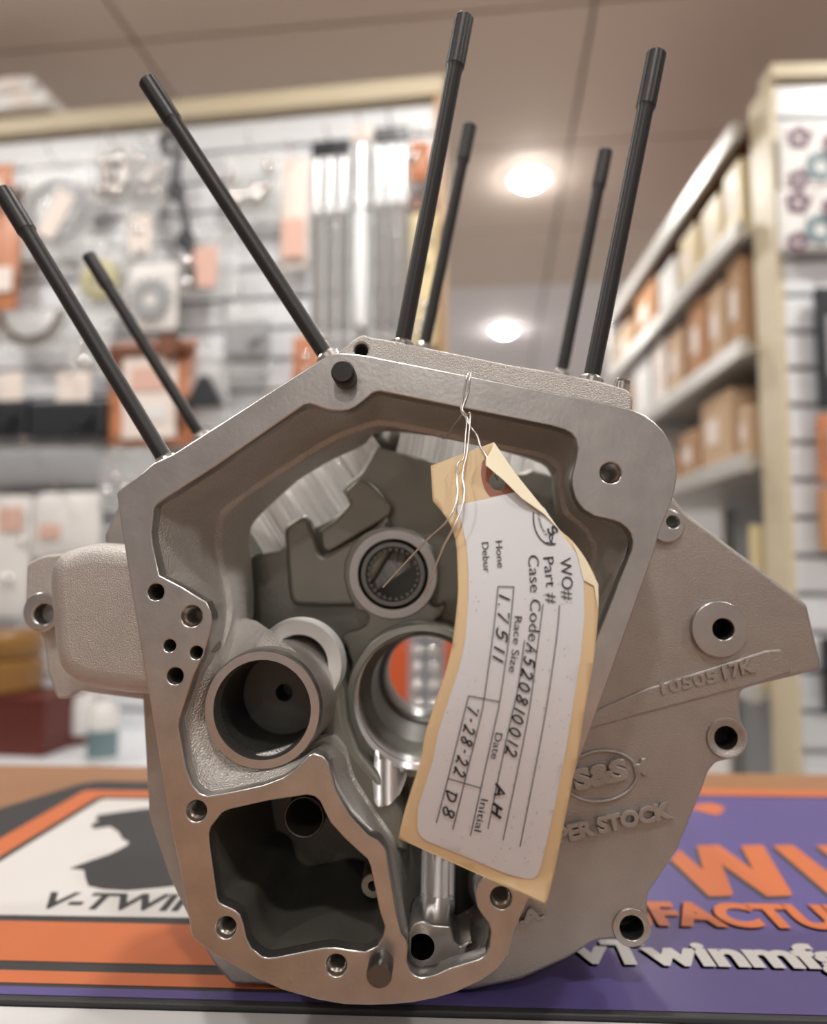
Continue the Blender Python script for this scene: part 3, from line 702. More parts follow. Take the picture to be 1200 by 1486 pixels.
deckbuild((585, 497), (858, 550), axR, .012, .016)
dr = fil([(489, 512, 3), (516, 490, 5), (527, 485, 4), (541, 490, 3), (557, 492), (575, 495), (740, 529), (807, 540), (872, 553), (911, 565, 6), (919, 575, 6), (917, 610), (880, 640), (540, 560)])
dh = P(524, 508, .014)
cadd('deck_front_rail', plate(xz(dr, .014), [circ((dh.x, dh.z), rpx(10, .014), 28)], .014, .024, .0012), CASTL, 'front edge of the forward cylinder deck', 40)
cadd('oil_hole', latheY(dh, [(rpx(10, .014), .0148), (rpx(10, .014), .023)], 28, False, True), DARK)
bolt_tip = P(902, 561, .03)
cadd('bolt_tip', lathe(bolt_tip - axR * .004, axR, [(.004, 0), (.004, .005), (.0034, .0053), (.004, .0058), (.0034, .0063), (.004, .0068), (.003, .0075)], 24, False, True), THREAD)
# ---- studs
def stud(base, top, Y, thr_len, r=.0040):
    a = P(*base, Y); b = P(*top, Y); ax = (b - a); L = ax.length; ax.normalize()
    a2 = a - ax * .020; L2 = L + .020
    s = cadd('cylinder_stud', lathe(a2, ax, [(r, 0), (r, L2 - thr_len - .003), (r * 1.16, L2 - thr_len)], 28, True, True), BLACK, 'black steel stud', 40)
    p_ = []
    n = int(thr_len / .0011)
    for i in range(n): p_ += [(r * 1.2, i * thr_len / n), (r * 1.08, (i + .5) * thr_len / n)]
    p_ += [(r * 1.18, thr_len - .0012), (r * .85, thr_len)]
    me = lathe(a2 + ax * (L2 - thr_len), ax, p_, 24, True, True)
    add('threaded_end', me, BLACK, s, False)
    me.transform(Matrix.Translation(-root_loc(cc)))
    me.polygons.foreach_set('use_smooth', [True] * len(me.polygons))
    collar = lathe(a2 + ax * .016, ax, [(r * 1.5, 0), (r * 1.5, .004), (r * 1.2, .0052), (r, .0054)], 24)
    me2 = collar; add('stud_collar', me2, THREAD, s, False); me2.transform(Matrix.Translation(-root_loc(cc)))
stud((240, 667), (3, 276), YF, .026)
stud((474, 517), (213, 117), YF, .026)
stud((291, 632), (128, 370), YR, .026)
stud((477, 524), (311, 263), YR, .026)
stud((584, 498), (674, 24), YF, .027)
stud((858, 550), (953, 76), YF, .029)
stud((616, 502), (682, 181), YR, .026)
stud((815, 541), (879, 218), YR, .026)

# ================================================================== paper tag on its wire
def gy(px, py):
    s = min(max((py - 640) / 670, 0), 1)
    u = (px - (735 - 60 * s)) / 110
    return -.012 - .020 * math.sin(PI * min(s * 1.05, 1)) - .004 * s + .004 * u * u * (1 - s) 
Lp = [(625, 676), (628, 727), (648, 752), (661, 784), (664, 830), (664, 868), (657, 930), (648, 970), (635, 1009), (617, 1065), (610, 1104), (588, 1174), (578, 1216)]
Rp = [(792, 1313), (804, 1266), (820, 1185), (840, 1084), (846, 1042), (860, 964), (867, 899), (867, 850), (850, 812), (830, 785), (811, 768), (793, 743), (748, 687), (717, 642)]
outl = Lp[:2] + [tuple(v) for v in cr(Lp[1:], False, 3)][1:] + Rp[:1] + [tuple(v) for v in cr(Rp, False, 3)][1:]
hole_t = [(722 + 12 * math.cos(2 * PI * i / 20), 699 + 13.5 * math.sin(2 * PI * i / 20)) for i in range(20)]
tg = thing('paper_tag', 'manila paper tag with white filled-in label, hanging by wire in front of the case', 'tag', tuple(P(720, 650, gy(720, 650))))
def tadd(name, outline, hls, step, lift, m, label=None, parent=None):
    v2, f2 = fill2d(outline, hls, step)
    me = mesh_from([P(v.x, v.y, gy(v.x, v.y) - lift) for v in v2], f2)
    return add(name, me, m, parent or tg, True, label, 60)
o = tadd('card', outl, [hole_t], 12, 0, MANILA, 'manila card')
md = o.modifiers.new('thick', 'SOLIDIFY'); md.thickness = .0004; md.offset = 0
ring_o = fil([(700, 668, 5), (697, 690, 10), (704, 712, 6), (711, 721, 2), (752, 714, 3), (748, 690, 10), (735, 672, 8), (715, 660, 6)])
tadd('hole_reinforcement', ring_o, [hole_t], 10, .0004, REINF, 'red-brown hole reinforcement')
sticker = fil([(661, 734, 3), (748, 714), (790, 737), (812, 771), (838, 805), (847, 842), (848, 895), (842, 960), (829, 1040), (822, 1084), (803, 1180), (788, 1245), (778, 1279, 22), (735, 1268), (604, 1214, 20), (607, 1170), (628, 1104), (635, 1065), (653, 1009), (666, 970), (675, 930), (680, 868), (680, 830), (677, 790), (669, 757)])
tadd('label_sticker', sticker, [], 12, .0006, STICK, 'white label sticker')
fold = [(705, 666), (712, 655), (717, 642), (748, 687), (793, 743), (812, 769), (790, 746), (757, 723), (730, 696), (705, 675)]
v2, f2 = fill2d(fold, [], 9)
me = mesh_from([P(v.x, v.y, gy(v.x, v.y) - .0012 - .004 * max(0, (-(v.x - 717) * .80 + (v.y - 642) * .60) / 20)) for v in v2], f2)
o = add('folded_edge', me, MANILA2, tg, True, 'edge of the card folded forward, paler back side', 60)
fold2 = [(829, 783), (850, 811), (868, 848), (868, 885), (862, 850), (847, 842), (838, 806)]
tadd('creased_edge', fold2, [], 8, .001, MANILA2)
tfn = lambda x, y, lift: P(x, y, gy(x, y) - .0011)
for s, pts, h, b in (('WO#', [(812, 810), (815, 842), (816, 871)], 16, -.004), ('Part #', [(788, 809), (792, 845), (793, 876)], 15, -.004), ('Case Code', [(766, 806), (769, 850), (769, 890), (766, 930)], 15, -.004),
                     ('Hone', [(719, 785), (722, 824)], 9.5, 0), ('Debur', [(699, 787), (702, 831)], 9.5, 0), ('Race Size', [(747, 894), (744, 935), (738, 975)], 10.5, 0),
                     ('Date', [(719, 1063), (712, 1101)], 10.5, 0), ('Initial', [(698, 1159), (688, 1206)], 10.5, 0)):
    add('printed_text', text_on_path(s, pts, h, tfn, b), PRINT, tg)
def ribbon(pts, wpx, lift=.0011):
    """a line of ink on the tag"""
    vs, fs = [], []
    n = len(pts); pts = [Vector(p) for p in pts]
    for i, p in enumerate(pts):
        tn = (pts[min(i + 1, n - 1)] - pts[max(i - 1, 0)])
        if tn.length < 1e-6: tn = Vector((1, 0))
        tn.normalize(); nn = Vector((-tn.y, tn.x)) * wpx / 2
        for q in (p + nn, p - nn): vs.append(P(q.x, q.y, gy(q.x, q.y) - lift))
    for i in range(n - 1): fs.append((2 * i, 2 * i + 1, 2 * i + 3, 2 * i + 2))
    return vs, fs
def ribbons(lines, wpx, lift=.0011):
    V, Fs = [], []
    for l in lines:
        v, f = ribbon(l, wpx, lift); k = len(V); V += v; Fs += [tuple(i + k for i in q) for q in f]
    return mesh_from(V, Fs)
rules = [[(812, 878), (807, 932), (789, 1050), (754.5, 1229)], [(788, 877), (778, 955), (764.6, 1050), (730, 1219)], [(761, 929), (752, 997), (740, 1050), (721, 1139), (708, 1203)],
         [(722.7, 851), (716, 915), (702.5, 1014), (695, 1050), (673.5, 1137), (657, 1204)], [(745.7, 851.5), (738, 930), (725, 1019), (718.5, 1050), (698, 1143), (682.5, 1213)],
         [(680, 1010), (670, 1050), (650, 1130), (633, 1194)]]
short = [[(722.7, 851), (745.7, 851.5)], [(680, 1010), (725, 1018.5)], [(650, 1130), (698, 1144)]]
add('printed_rules', ribbons([[tuple(v) for v in cr(l, False, 6)] for l in rules] + short, 1.4), PRINT, tg)
# pen writing
G = {'1': [[(.35, 1), (.2, 0)]], '.': [[(.15, .02), (.25, .08)]], '7': [[(0, .95), (.55, 1), (.2, 0)]], '5': [[(.6, 1), (.2, .95), (.12, .55), (.4, .62), (.5, .35), (.3, .05), (0, .1)]],
     '2': [[(.05, .8), (.25, 1), (.5, .85), (.4, .5), (0, .02), (.3, .1), (.6, 0)]], '0': [[(.3, 1), (.05, .7), (.05, .25), (.3, 0), (.5, .3), (.5, .75), (.3, 1)]],
     '8': [[(.5, .9), (.25, 1), (.1, .75), (.35, .5), (.5, .25), (.25, 0), (.02, .2), (.25, .48), (.5, .75), (.5, .9)]], 'A': [[(0, 0), (.35, 1), (.6, 0)], [(.1, .4), (.55, .45)]],
     '-': [[(0, .5), (.4, .52)]], 'D': [[(.15, 1), (.1, 0)], [(0, .95), (.5, .85), (.55, .4), (.1, 0)]], 'B': [[(.5, .9), (.2, 1), (.15, .6), (.4, .5), (.5, .2), (.2, 0), (.05, .25), (.3, .5), (.5, .75), (.5, .9)]],
     'H': [[(.05, 0), (.2, 1)], [(.5, 0), (.65, 1)], [(.1, .5), (.6, .55)]]}
def pen(name, s, pts, h, wpx, adv=None):
    sm = cr([Vector(p) for p in pts], False, 8); n = len(s); lines = []
    ws = [{'1': .45, '.': .35, '-': .6}.get(c, .85) for c in s]; tot = sum(ws); x = 0
    L = sum((b - a).length for a, b in zip(sm, sm[1:]))
    for c, wd in zip(s, ws):
        for st in G[c]:
            st2 = cr(st, False, 4) if len(st) > 2 and c not in 'A7' else [Vector(q) for q in st]
            ln = []
            for q in st2:
                t_ = (x + q[0] * min(wd, .85)) / tot
                p, tn = path_at(sm, min(max(t_, 0), 1)); up = Vector((tn.y, -tn.x))
                z = p + up * q[1] * h + tn * (q[1] - .3) * h * .26
                ln.append((z.x, z.y))
            lines.append(ln)
        x += wd
    add(name, ribbons(lines, wpx, .0012), INK, tg)
pen('pen_writing', '1.7511', [(724, 862), (721, 910), (713, 964)], 16.5, 2.7)
pen('pen_writing', 'A520810012', [(764, 934), (755, 985), (744, 1040), (731, 1102)], 16.5, 2.7)
pen('pen_writing', '7-28-22', [(679, 1024), (669, 1075), (656, 1130)], 16.5, 2.7)
pen('pen_writing', 'DB', [(648, 1146), (640, 1194)], 16.5, 2.7)
pen('pen_writing', 'AH', [(719, 1138), (711, 1192)], 15, 4.0)
# printed oval mark near the top, partly under the fold
def oarc(rx, ry, a0, a1, n=24): return [(800 + rx * math.cos(math.radians(a0 + (a1 - a0) * i / n)), 750 + ry * math.sin(math.radians(a0 + (a1 - a0) * i / n))) for i in range(n + 1)]
add('printed_mark', ribbons([oarc(26, 40, 75, 190), [(803, 789), (799, 786), (797, 778), (806, 772)], [(793, 787), (800, 788), (802, 779)]], 1.8), PRINT, tg)
add('printed_mark', text_on_path('FORMANCE', [(779, 745), (783, 763), (792, 778)], 3.6, tfn), PRINT, tg)
add('printed_mark', text_on_path('S', [(793, 768), (800, 779)], 13, tfn, .02), PRINT, tg)
# specks on the sticker
vs, fs = [], []
for i in range(420):
    s = R.random(); x = 640 + 190 * R.random(); y = 830 + 430 * R.random()
    if not inpoly((x, y), sticker): continue
    if R.random() > (.25 + .75 * (abs((x - (745 - 60 * (y - 830) / 430)) / 95)) ** 2): continue
    a = .4 + .6 * R.random(); k = len(vs)
    for dx, dy in ((-a, -a), (a, -a * .6), (a * .7, a), (-a, a * .8)): vs.append(P(x + dx, y + dy, gy(x, y) - .0010))
    fs.append((k, k + 1, k + 2, k + 3))
o = add('ink_specks', mesh_from(vs, fs), GREYP, tg); o['kind'] = 'stuff'
# wire
def wire_me(paths, r=.00042):
    cu = bpy.data.curves.new('w', 'CURVE'); cu.dimensions = '3D'; cu.bevel_depth = r; cu.bevel_resolution = 2; cu.use_fill_caps = True
    for pts in paths:
        sm = cr([P(*p) for p in pts], False, 6)
        sp = cu.splines.new('POLY'); sp.points.add(len(sm) - 1)
        for i, q in enumerate(sm): sp.points[i].co = (*q, 1)
    return cu_mesh(cu)
me = wire_me([[(682, 541, .004), (678, 545, -.0012), (674, 565, -.0012), (669, 592, -.0015), (672, 602, -.004), (677, 610, -.008), (675, 640, -.013), (673, 664, -.017), (664, 674, -.019), (663, 692, -.020), (664, 715, -.023), (659, 738, -.026), (645, 760, -.026), (620, 783, -.02), (590, 815, -.012), (556, 852, -.004)],
              [(684, 541, .004), (682, 548, -.0012), (679, 570, -.0012), (671, 594, -.0018), (676, 602, -.004), (682, 600, -.008), (681, 625, -.012), (677, 660, -.018), (671, 690, -.021), (674, 710, -.024), (671, 735, -.027), (660, 762, -.029), (645, 790, -.028), (632, 822, -.022), (617, 865, -.014)],
              [(668, 592, -.002), (671, 600, -.003), (658, 618, .004), (650, 632, .012), (643, 636, .02), (640, 632, .028)],
              [(672, 596, -.002), (678, 606, -.005), (680, 615, -.006), (692, 632, -.010), (697, 648, -.013), (706, 662, -.016), (716, 684, -.018), (722, 696, -.010)]])
tag(add('tag_wire', me, WIRE, smooth=60), 'thin twisted iron wire looped over the case edge and holding the paper tag', 'wire')

# ================================================================== slatted display wall on the left
ang = math.radians(-5.8)
Yw = 1.33
W0 = P(632, 700, Yw)
ex = Vector((math.cos(ang), math.sin(ang), 0)); ny = Vector((-math.sin(ang), math.cos(ang), 0))   # ny points away from the camera
def sw(px, py):                               # pixel -> (u, z) on the wall face
    d = ray(px, py); t = (W0 - CAM).dot(ny) / d.dot(ny); q = CAM + d * t
    return (q - W0).dot(ex), q.z
Z_TOP = sw(320, 152)[1]
swt = thing('slatwall_display', 'white slatted display wall with a cream top rail behind the engine case', 'display wall', (W0.x, W0.y, FLOOR), ang)
LW = 2.6
pitch = .0762
add('backing_board', box((-LW / 2, .030, (Z_TOP - FLOOR) / 2), (LW, .016, Z_TOP - FLOOR)), GROOVE, swt, False)
nsl = int((Z_TOP + .45) / pitch)
SL = box((-LW / 2, .011, 0), (LW, .021, pitch - .010), None, .003)
SL.materials.append(SLAT)
for i in range(nsl):
    o = bpy.data.objects.new('slat', SL); COL.objects.link(o); o.parent = swt
    o.location = (0, 0, Z_TOP - FLOOR - .047 - pitch * (i + .5))
add('top_rail', box((-LW / 2 + .01, .02, Z_TOP - FLOOR - .012), (LW + .03, .075, .046), None, .004), CREAM, swt, False, 'cream wooden top rail')
add('end_board', box((.012, .025, (Z_TOP - FLOOR) / 2), (.024, .07, Z_TOP - FLOOR - .04)), CARD2, swt, False, 'tan end board')
zb = sw(100, 1052)[1]
add('base_shelf', box((-LW / 2, -.16, zb - FLOOR - .02), (LW, .38, .03), None, .004), SLAT, swt, False, 'pale base shelf')
add('base_cabinet', box((-LW / 2, -.14, (zb - FLOOR - .035) / 2), (LW, .33, zb - FLOOR - .035)), SLAT, swt, False)

def local_thing(name, label, cat, u, z, off, group=None):
    p = W0 + ex * u - ny * off; 
    return thing(name, label, cat, (p.x, p.y, z), ang, group)
def hook(u, z, ln=.10):
    bm = bmesh.new()
    lathe_bm(bm, (u, .004, z - FLOOR), (0, -1, 0.06), [(.0025, 0), (.0025, ln)], 8, True, True)
    lathe_bm(bm, (u, .004 - ln, z - FLOOR + ln * .06), (0, -.4, 1), [(.0025, 0), (.0025, .02)], 8, True, True)
    add('display_hook', from_bm(bm), CHROME, swt, False)
def pillow(w_, h_, th):
    bm = bmesh.new(); n = 8; g = {}
    for s in (-1, 1):
        for i in range(n + 1):
            for j in range(n + 1):
                a, b = i / n * 2 - 1, j / n * 2 - 1
                edge = (i in (0, n) or j in (0, n))
                d = 0 if edge else s * th / 2 * (1 - a * a) ** .5 * (1 - b * b) ** .5
                if edge and s == 1: g[s, i, j] = g[-1, i, j]; continue
                g[s, i, j] = bm.verts.new((a * w_ / 2, d, b * h_ / 2))
    for s in (-1, 1):
        for i in range(n):
            for j in range(n): bm.faces.new((g[s, i, j], g[s, i + 1, j], g[s, i + 1, j + 1], g[s, i, j + 1]))
    return from_bm(bm)
def torus_bm(bm, c, R_, r, n=28, m=8):
    vs = []
    for i in range(n):
        a = 2 * PI * i / n; row = []
        for j in range(m):
            b = 2 * PI * j / m; q = R_ + r * math.cos(b)
            row.append(bm.verts.new((c[0] + q * math.cos(a), c[1] + r * math.sin(b), c[2] + q * math.sin(a))))
        vs.append(row)
    for i in range(n):
        for j in range(m): bm.faces.new((vs[i][j], vs[(i + 1) % n][j], vs[(i + 1) % n][(j + 1) % m], vs[i][(j + 1) % m]))
def gear_me(R_, r0, th, teeth=14):
    out = []
    for i in range(teeth * 4):
        a = 2 * PI * i / (teeth * 4); q = R_ if i % 4 in (0, 1) else R_ * .84
        out.append((q * math.cos(a), q * math.sin(a)))
    me = cu_mesh(flat_curve([out, circ((0, 0), r0, 20)], th / 2, 0)); me.transform(Matrix.Rotation(PI / 2, 4, 'X')); return me

def hang(name, label, cat, x0, y0, x1, y1, contents, header=None, bag=CLEAR, card=None, off=.055, group='packaged parts on the slatted wall', hk=True):
    """one hanging pack given by its place in the frame; contents draws what is inside"""
    ua, za = sw(x0, y0); ub, zb_ = sw(x1, y1); f = 1 - off / 1.7
    ua, ub = ua * f - .002, ub * f - .002
    cz = HC + ((za + zb_) / 2 - HC) * f; wd = abs(ub - ua); ht = abs(za - zb_) * f; u = (ua + ub) / 2
    t = local_thing(name, label, cat, u, cz - ht / 2, off, group)
    if bag: 
        me = pillow(wd, ht, .022); me.transform(Matrix.Translation((0, 0, ht / 2))); add('bag', me, bag, t, False, smooth=60)
    if header:
        add('header_card', box((0, -.004, ht - .016), (wd * .98, .012, .034), None, .002), header, t, False)
    if card:
        add('insert_card', box((card[1] * wd, -.013, ht * card[2]), (wd * card[3], .003, ht * card[4]), Matrix.Rotation(card[5] if len(card) > 5 else 0, 4, 'Y')), card[0], t, False)
    contents(t, wd, ht)
    if hk: hook(u, cz + ht / 2 - .012, off + .05)
    return t
def c_none(t, w_, h_): pass
def c_ring(m):
    def f(t, w_, h_):
        bm = bmesh.new(); torus_bm(bm, (0, -.004, h_ * .48), min(w_, h_) * .40, min(w_, h_) * .035); add('ring_gasket', from_bm(bm), m, t, False, smooth=60)
        bm = bmesh.new(); torus_bm(bm, (0, -.007, h_ * .48), min(w_, h_) * .31, min(w_, h_) * .02); add('ring_gasket', from_bm(bm), m, t, False, smooth=60)
    return f
def c_spheres(n, m, rr, seed):
    def f(t, w_, h_):
        q = random.Random(seed)
        for i in range(n):
            r = rr * (.7 + .6 * q.random()); bm = bmesh.new(); bmesh.ops.create_uvsphere(bm, u_segments=14, v_segments=9, radius=r)
            bmesh.ops.translate(bm, vec=((q.random() - .5) * (w_ - 2 * r), -.008 - .006 * q.random(), r + q.random() * (h_ * .85 - 2 * r)), verts=bm.verts)
            add('fitting', from_bm(bm), m, t, False, smooth=60)
    return f
def c_tubes(n, m, r):
    def f(t, w_, h_):
        for i in range(n):
            x = (i + .5) / n * w_ - w_ / 2
            add('tube', lathe((x, -.006, h_ * .04), (0, 0, 1), [(r * .7, 0), (r, .004), (r, h_ * .55), (r * 1.35, h_ * .56), (r * 1.35, h_ * .62), (r * .8, h_ * .63), (r * .8, h_ * .86)], 18, True, True), m, t, False, smooth=40)
    return f
def c_gear(m, k=.42):
    def f(t, w_, h_):
        me = gear_me(min(w_, h_) * k, min(w_, h_) * .14, .012); me.transform(Matrix.Translation((0, -.010, h_ * .45))); add('gear', me, m, t, False)
    return f
def c_hose(t, w_, h_):
    cu = bpy.data.curves.new('h', 'CURVE'); cu.dimensions = '3D'; cu.bevel_depth = .010; cu.bevel_resolution = 3; cu.use_fill_caps = True
    pts = cr([Vector(p) for p in ((-.2 * w_, -.01, h_ * .90), (-.32 * w_, -.015, h_ * .97), (-.1 * w_, -.02, h_), (.02 * w_, -.02, h_ * .90), (.0, -.02, h_ * .7), (.15 * w_, -.02, h_ * .5), (.25 * w_, -.015, h_ * .3), (.3 * w_, -.015, h_ * .12), (.35 * w_, -.015, .0))], False, 6)
    sp = cu.splines.new('POLY'); sp.points.add(len(pts) - 1)
    for i, q in enumerate(pts): sp.points[i].co = (*q, 1)
    add('hose', cu_mesh(cu), BLKP, t, False, smooth=60)
    for z in (.62, .3): 
        bm = bmesh.new(); torus_bm(bm, (.0 if z > .5 else .2 * w_, -.02, h_ * z), .016, .008); add('clip', from_bm(bm), BLKP, t, False, smooth=60)
def c_wedge(m):
    def f(t, w_, h_):
        me = cu_mesh(flat_curve([fil([(-w_ * .45, h_ * .25, .006), (w_ * .45, h_ * .25, .006), (w_ * .1, h_ * .62, .01), (-w_ * .1, h_ * .62, .01)])], .008, .002)); me.transform(Matrix.Translation((0, -.012, 0)) @ Matrix.Rotation(PI / 2, 4, 'X')); add('bracket', me, m, t, False)
    return f
def c_block(m, k=.5, zc=.35):
    def f(t, w_, h_):
        add('body', box((0, -.008, h_ * zc), (w_ * .96, .03, h_ * k), None, .008), m, t, False)
        add('spout', lathe((w_ * .25, -.022, h_ * zc), (0, -1, 0), [(min(w_, h_) * .14, 0), (min(w_, h_) * .12, .02), (min(w_, h_) * .07, .02)], 18, False, True), m, t, False)
    return f
def c_boxed(t, w_, h_):
    c_block(BRNC, .12, .9)(t, w_, h_)
    for x, z, a, b, m in ((-.39, .72, .14, .3, BRNC), (-.36, .2, .12, .22, ORC), (.38, .3, .14, .26, BRNC), (.0, .62, .40, .22, PINKC), (.02, .3, .36, .16, WHITEB)):
        add('printed_field', box((x * w_, -.0165, z * h_), (a * w_, .003, b * h_)), m, t, False)
def c_arc(m):
    def f(t, w_, h_):
        bm = bmesh.new(); n = 18; A, B_ = [], []
        for i in range(n + 1):
            a = PI + PI * i / n
            for L_, q in ((A, .46), (B_, .36)):
                L_.append([bm.verts.new((w_ * q * math.cos(a), y_, h_ * .9 + h_ * 1.5 * q * math.sin(a))) for y_ in (-.018, .0)])
        for i in range(n):
            bm.faces.new((A[i][0], A[i + 1][0], B_[i + 1][0], B_[i][0])); bm.faces.new((A[i][0], A[i][1], A[i + 1][1], A[i + 1][0])); bm.faces.new((B_[i][0], B_[i + 1][0], B_[i + 1][1], B_[i][1]))
        add('clamp_band', from_bm(bm), m, t, False)
    return f
hang('parts_pack', 'orange header pack at the left edge of the frame, top row', 'pack', -40, 243, 22, 302, c_none, None, ORC, (PALEC, .1, .35, .5, .4))
hang('parts_pack', 'orange pouch behind the leftmost black stud, second row', 'pack', -40, 315, 30, 450, c_spheres(3, CHROME, .018, 3), None, ORC, (PALEC, .2, .3, .5, .25))
hang('gasket_pack', 'clear bag with a round ring gasket and slanted pale paper insert', 'pack', 42, 238, 138, 372, c_ring(GREYP), None, CLEAR, (PALEC, .02, .42, .26, .48, .5))
hang('fitting_pack', 'clear bag of shiny silver fittings, right of the round gasket bag', 'pack', 148, 212, 202, 300, c_spheres(9, CHROME, .019, 5))
hang('fitting_pack', 'small bag of bright silver fittings beside the black hose', 'pack', 200, 215, 246, 300, c_spheres(8, CHROME, .016, 8))
hang('parts_pack', 'clear bag with a pink and white card below the silver fittings', 'pack', 185, 303, 232, 378, c_spheres(3, CHROME, .012, 12), None, CLEAR, (PALEC, .1, .45, .6, .7))
hang('black_hose', 'black hose with clips hanging behind the second black stud from the left', 'hose', 232, 205, 300, 420, c_hose, bag=None)
hang('gear_pack', 'olive-coloured gear in a bag behind the short rear stud on the left', 'pack', 122, 342, 188, 465, c_gear(OLIVE))
hang('gear_pack', 'dark gear in a white bag, lower right of the olive gear', 'pack', 192, 385, 262, 478, c_gear(GREYP), None, WHITEB)
hang('parts_pack', 'white bag with a pale pink card left of the long black stud', 'pack', 272, 340, 350, 432, c_spheres(2, CHROME, .014, 15), None, CLEAR, (PINKC, -.1, .45, .5, .6))
hang('spring_pack', 'clear bag of chrome springs right of the long leaning stud', 'pack', 335, 222, 416, 322, c_spheres(10, CHROME, .017, 21))
hang('strip_pack', 'tall narrow cream and pink strip pack', 'pack', 414, 232, 453, 388, c_none, None, PALEC, (PINKC, .0, .25, .8, .35))
hang('tube_pack', 'long clear pack of tubes with black header card, left of the narrow chrome pack', 'pack', 458, 210, 513, 490, c_tubes(3, TUBEM, .010), BLKP)
hang('tube_pack', 'narrow pack with one bright chrome tube and pale header', 'pack', 515, 188, 547, 490, c_tubes(1, TUBEM, .016), PALEC)
hang('tube_pack', 'long pack of chrome tubes with black header nearest the wall end', 'pack', 549, 190, 600, 490, c_tubes(3, TUBEM, .010), BLKP)
hang('parts_pack', 'small orange bag with shiny fitting at the right end of the display wall', 'pack', 600, 208, 630, 262, c_spheres(2, CHROME, .014, 31), None, ORC)
hang('parts_pack', 'tall brown and gold pack hanging at the wall end behind the studs', 'pack', 602, 290, 640, 500, c_spheres(7, CHROME, .012, 33), BRNC, YELPK)
hang('clamp_pack', 'curved silver clamp band in a clear bag at the left', 'pack', 5, 452, 105, 512, c_arc(CHROME))
hang('parts_pack', 'white bag right of the round clamp with bright parts', 'pack', 105, 470, 165, 545, c_spheres(4, CHROME, .014, 44), None, CLEAR)
hang('cover_pack', 'black part with a white hang tag at the left edge of the frame', 'pack', -45, 545, 52, 645, c_block(BLKP), None, None, (PALEC, .22, .75, .34, .5))
hang('cover_pack', 'black part with a white hang tag next to the orange boxed pack', 'pack', 56, 545, 165, 645, c_block(BLKP), None, None, (PALEC, .05, .75, .42, .5))
hang('boxed_pack', 'orange and black printed pack with white centre label behind two left studs', 'pack', 166, 498, 288, 645, c_boxed, None, ORC, (PALEC, .0, .45, .62, .78))
hang('bracket_pack', 'clear bag with a dark triangular bracket', 'pack', 276, 505, 336, 620, c_wedge(BLKP))
hang('parts_pack', 'grey moulded part in a bag left of the long stud, middle row', 'pack', 335, 440, 398, 540, c_block(GREYP, .5, .45), None, CLEAR)
hang('parts_pack', 'orange pack peeking behind the long leaning stud near the case top', 'pack', 430, 490, 474, 570, c_spheres(2, CHROME, .014, 51), None, ORC)
hang('parts_pack', 'dark grey flat pack below the black parts at the left', 'pack', -30, 648, 150, 705, c_none, None, GREYP)
hang('parts_pack', 'white pack at the left edge above the cast side boss', 'pack', -30, 720, 45, 895, c_spheres(2, CHROME, .012, 55), None, WHITEB, (PINKC, .2, .8, .4, .2))
hang('parts_pack', 'white pack with small pink mark just left of the case corner', 'pack', 55, 715, 150, 810, c_none, None, WHITEB, (PINKC, -.2, .4, .3, .2))
hang('parts_pack', 'clear bag of shiny small parts left of the case corner, second lowest row', 'pack', 150, 650, 230, 740, c_spheres(5, CHROME, .014, 61))
# orange pack seen through the big bore
hang('bead_pack', 'orange pack with rows of bright beads seen through the big bore', 'pack', 520, 915, 690, 1030, c_none, None, BEADO)
bp = None
for o in list(COL.objects):
    if o.name.startswith('bead_pack'): bp = o
bmw = .25
for cx_ in (.016, .050):
    for k_ in range(5):
        bm = bmesh.new(); bmesh.ops.create_uvsphere(bm, u_segments=14, v_segments=9, radius=.0125)
        bmesh.ops.translate(bm, vec=(cx_, -.024, .020 + k_ * .036), verts=bm.verts); add('bead', from_bm(bm), CHROME, bp, False, smooth=60)
add('bead_card', box((.033, -.012, .090), (.078, .004, .175)), GREYP, bp, False)
# standing on the base shelf
def shelf_thing(name, label, cat, px, off, group=None):
    u = sw(px, 1000)[0] * (1 - off / 1.7); return local_thing(name, label, cat, u, zb - .005, off, group)
def sz(px, off): return px * (1.68 - off) / FOC
t = shelf_thing('red_box', 'dark red flat box under the amber rolls at the left edge', 'box', 20, .20)
add('box_body', box((0, 0, .055), (.30, .14, .11), None, .004), REDC, t, False); add('box_lid', box((0, 0, .112), (.304, .144, .012), None, .003), REDC, t, False)
t = thing('amber_roll', 'amber-brown tape roll lying on the dark red box', 'roll', tuple(W0 + ex * (sw(10, 1000)[0] * .88) - ny * .20) , ang)
t.location.z = zb - .005 + .119
add('roll_body', lathe((0, 0, 0), (0, 0, 1), [(.030, .0), (.085, 0), (.092, .006), (.092, .064), (.085, .07), (.030, .07), (.030, 0)], 36), GOLD, t, False, smooth=40)
add('roll_core', lathe((0, 0, 0), (0, 0, 1), [(.022, 0), (.0295, 0), (.0295, .072), (.022, .072), (.022, 0)], 30), CARD, t, False)
t = thing('amber_roll', 'second tape roll on top, with dark middle', 'roll', tuple(W0 + ex * (sw(10, 1000)[0] * .88) - ny * .20), ang)
t.location.z = zb - .005 + .192
add('roll_body', lathe((0, 0, 0), (0, 0, 1), [(.030, .0), (.085, 0), (.090, .006), (.090, .05), (.085, .056), (.030, .056), (.030, 0)], 36), GOLD, t, False, smooth=40)
add('roll_core', lathe((0, 0, 0), (0, 0, 1), [(.022, 0), (.0295, 0), (.0295, .057), (.022, .057), (.022, 0)], 30), BRNC, t, False)
t = shelf_thing('white_jar', 'small white jar with red base beside the dark red box', 'jar', 126, .14)
add('jar_body', lathe((0, 0, 0), (0, 0, 1), [(.034, .02), (.036, .03), (.036, .085), (.030, .09)], 28, True, True), WHITEB, t, False, smooth=40)
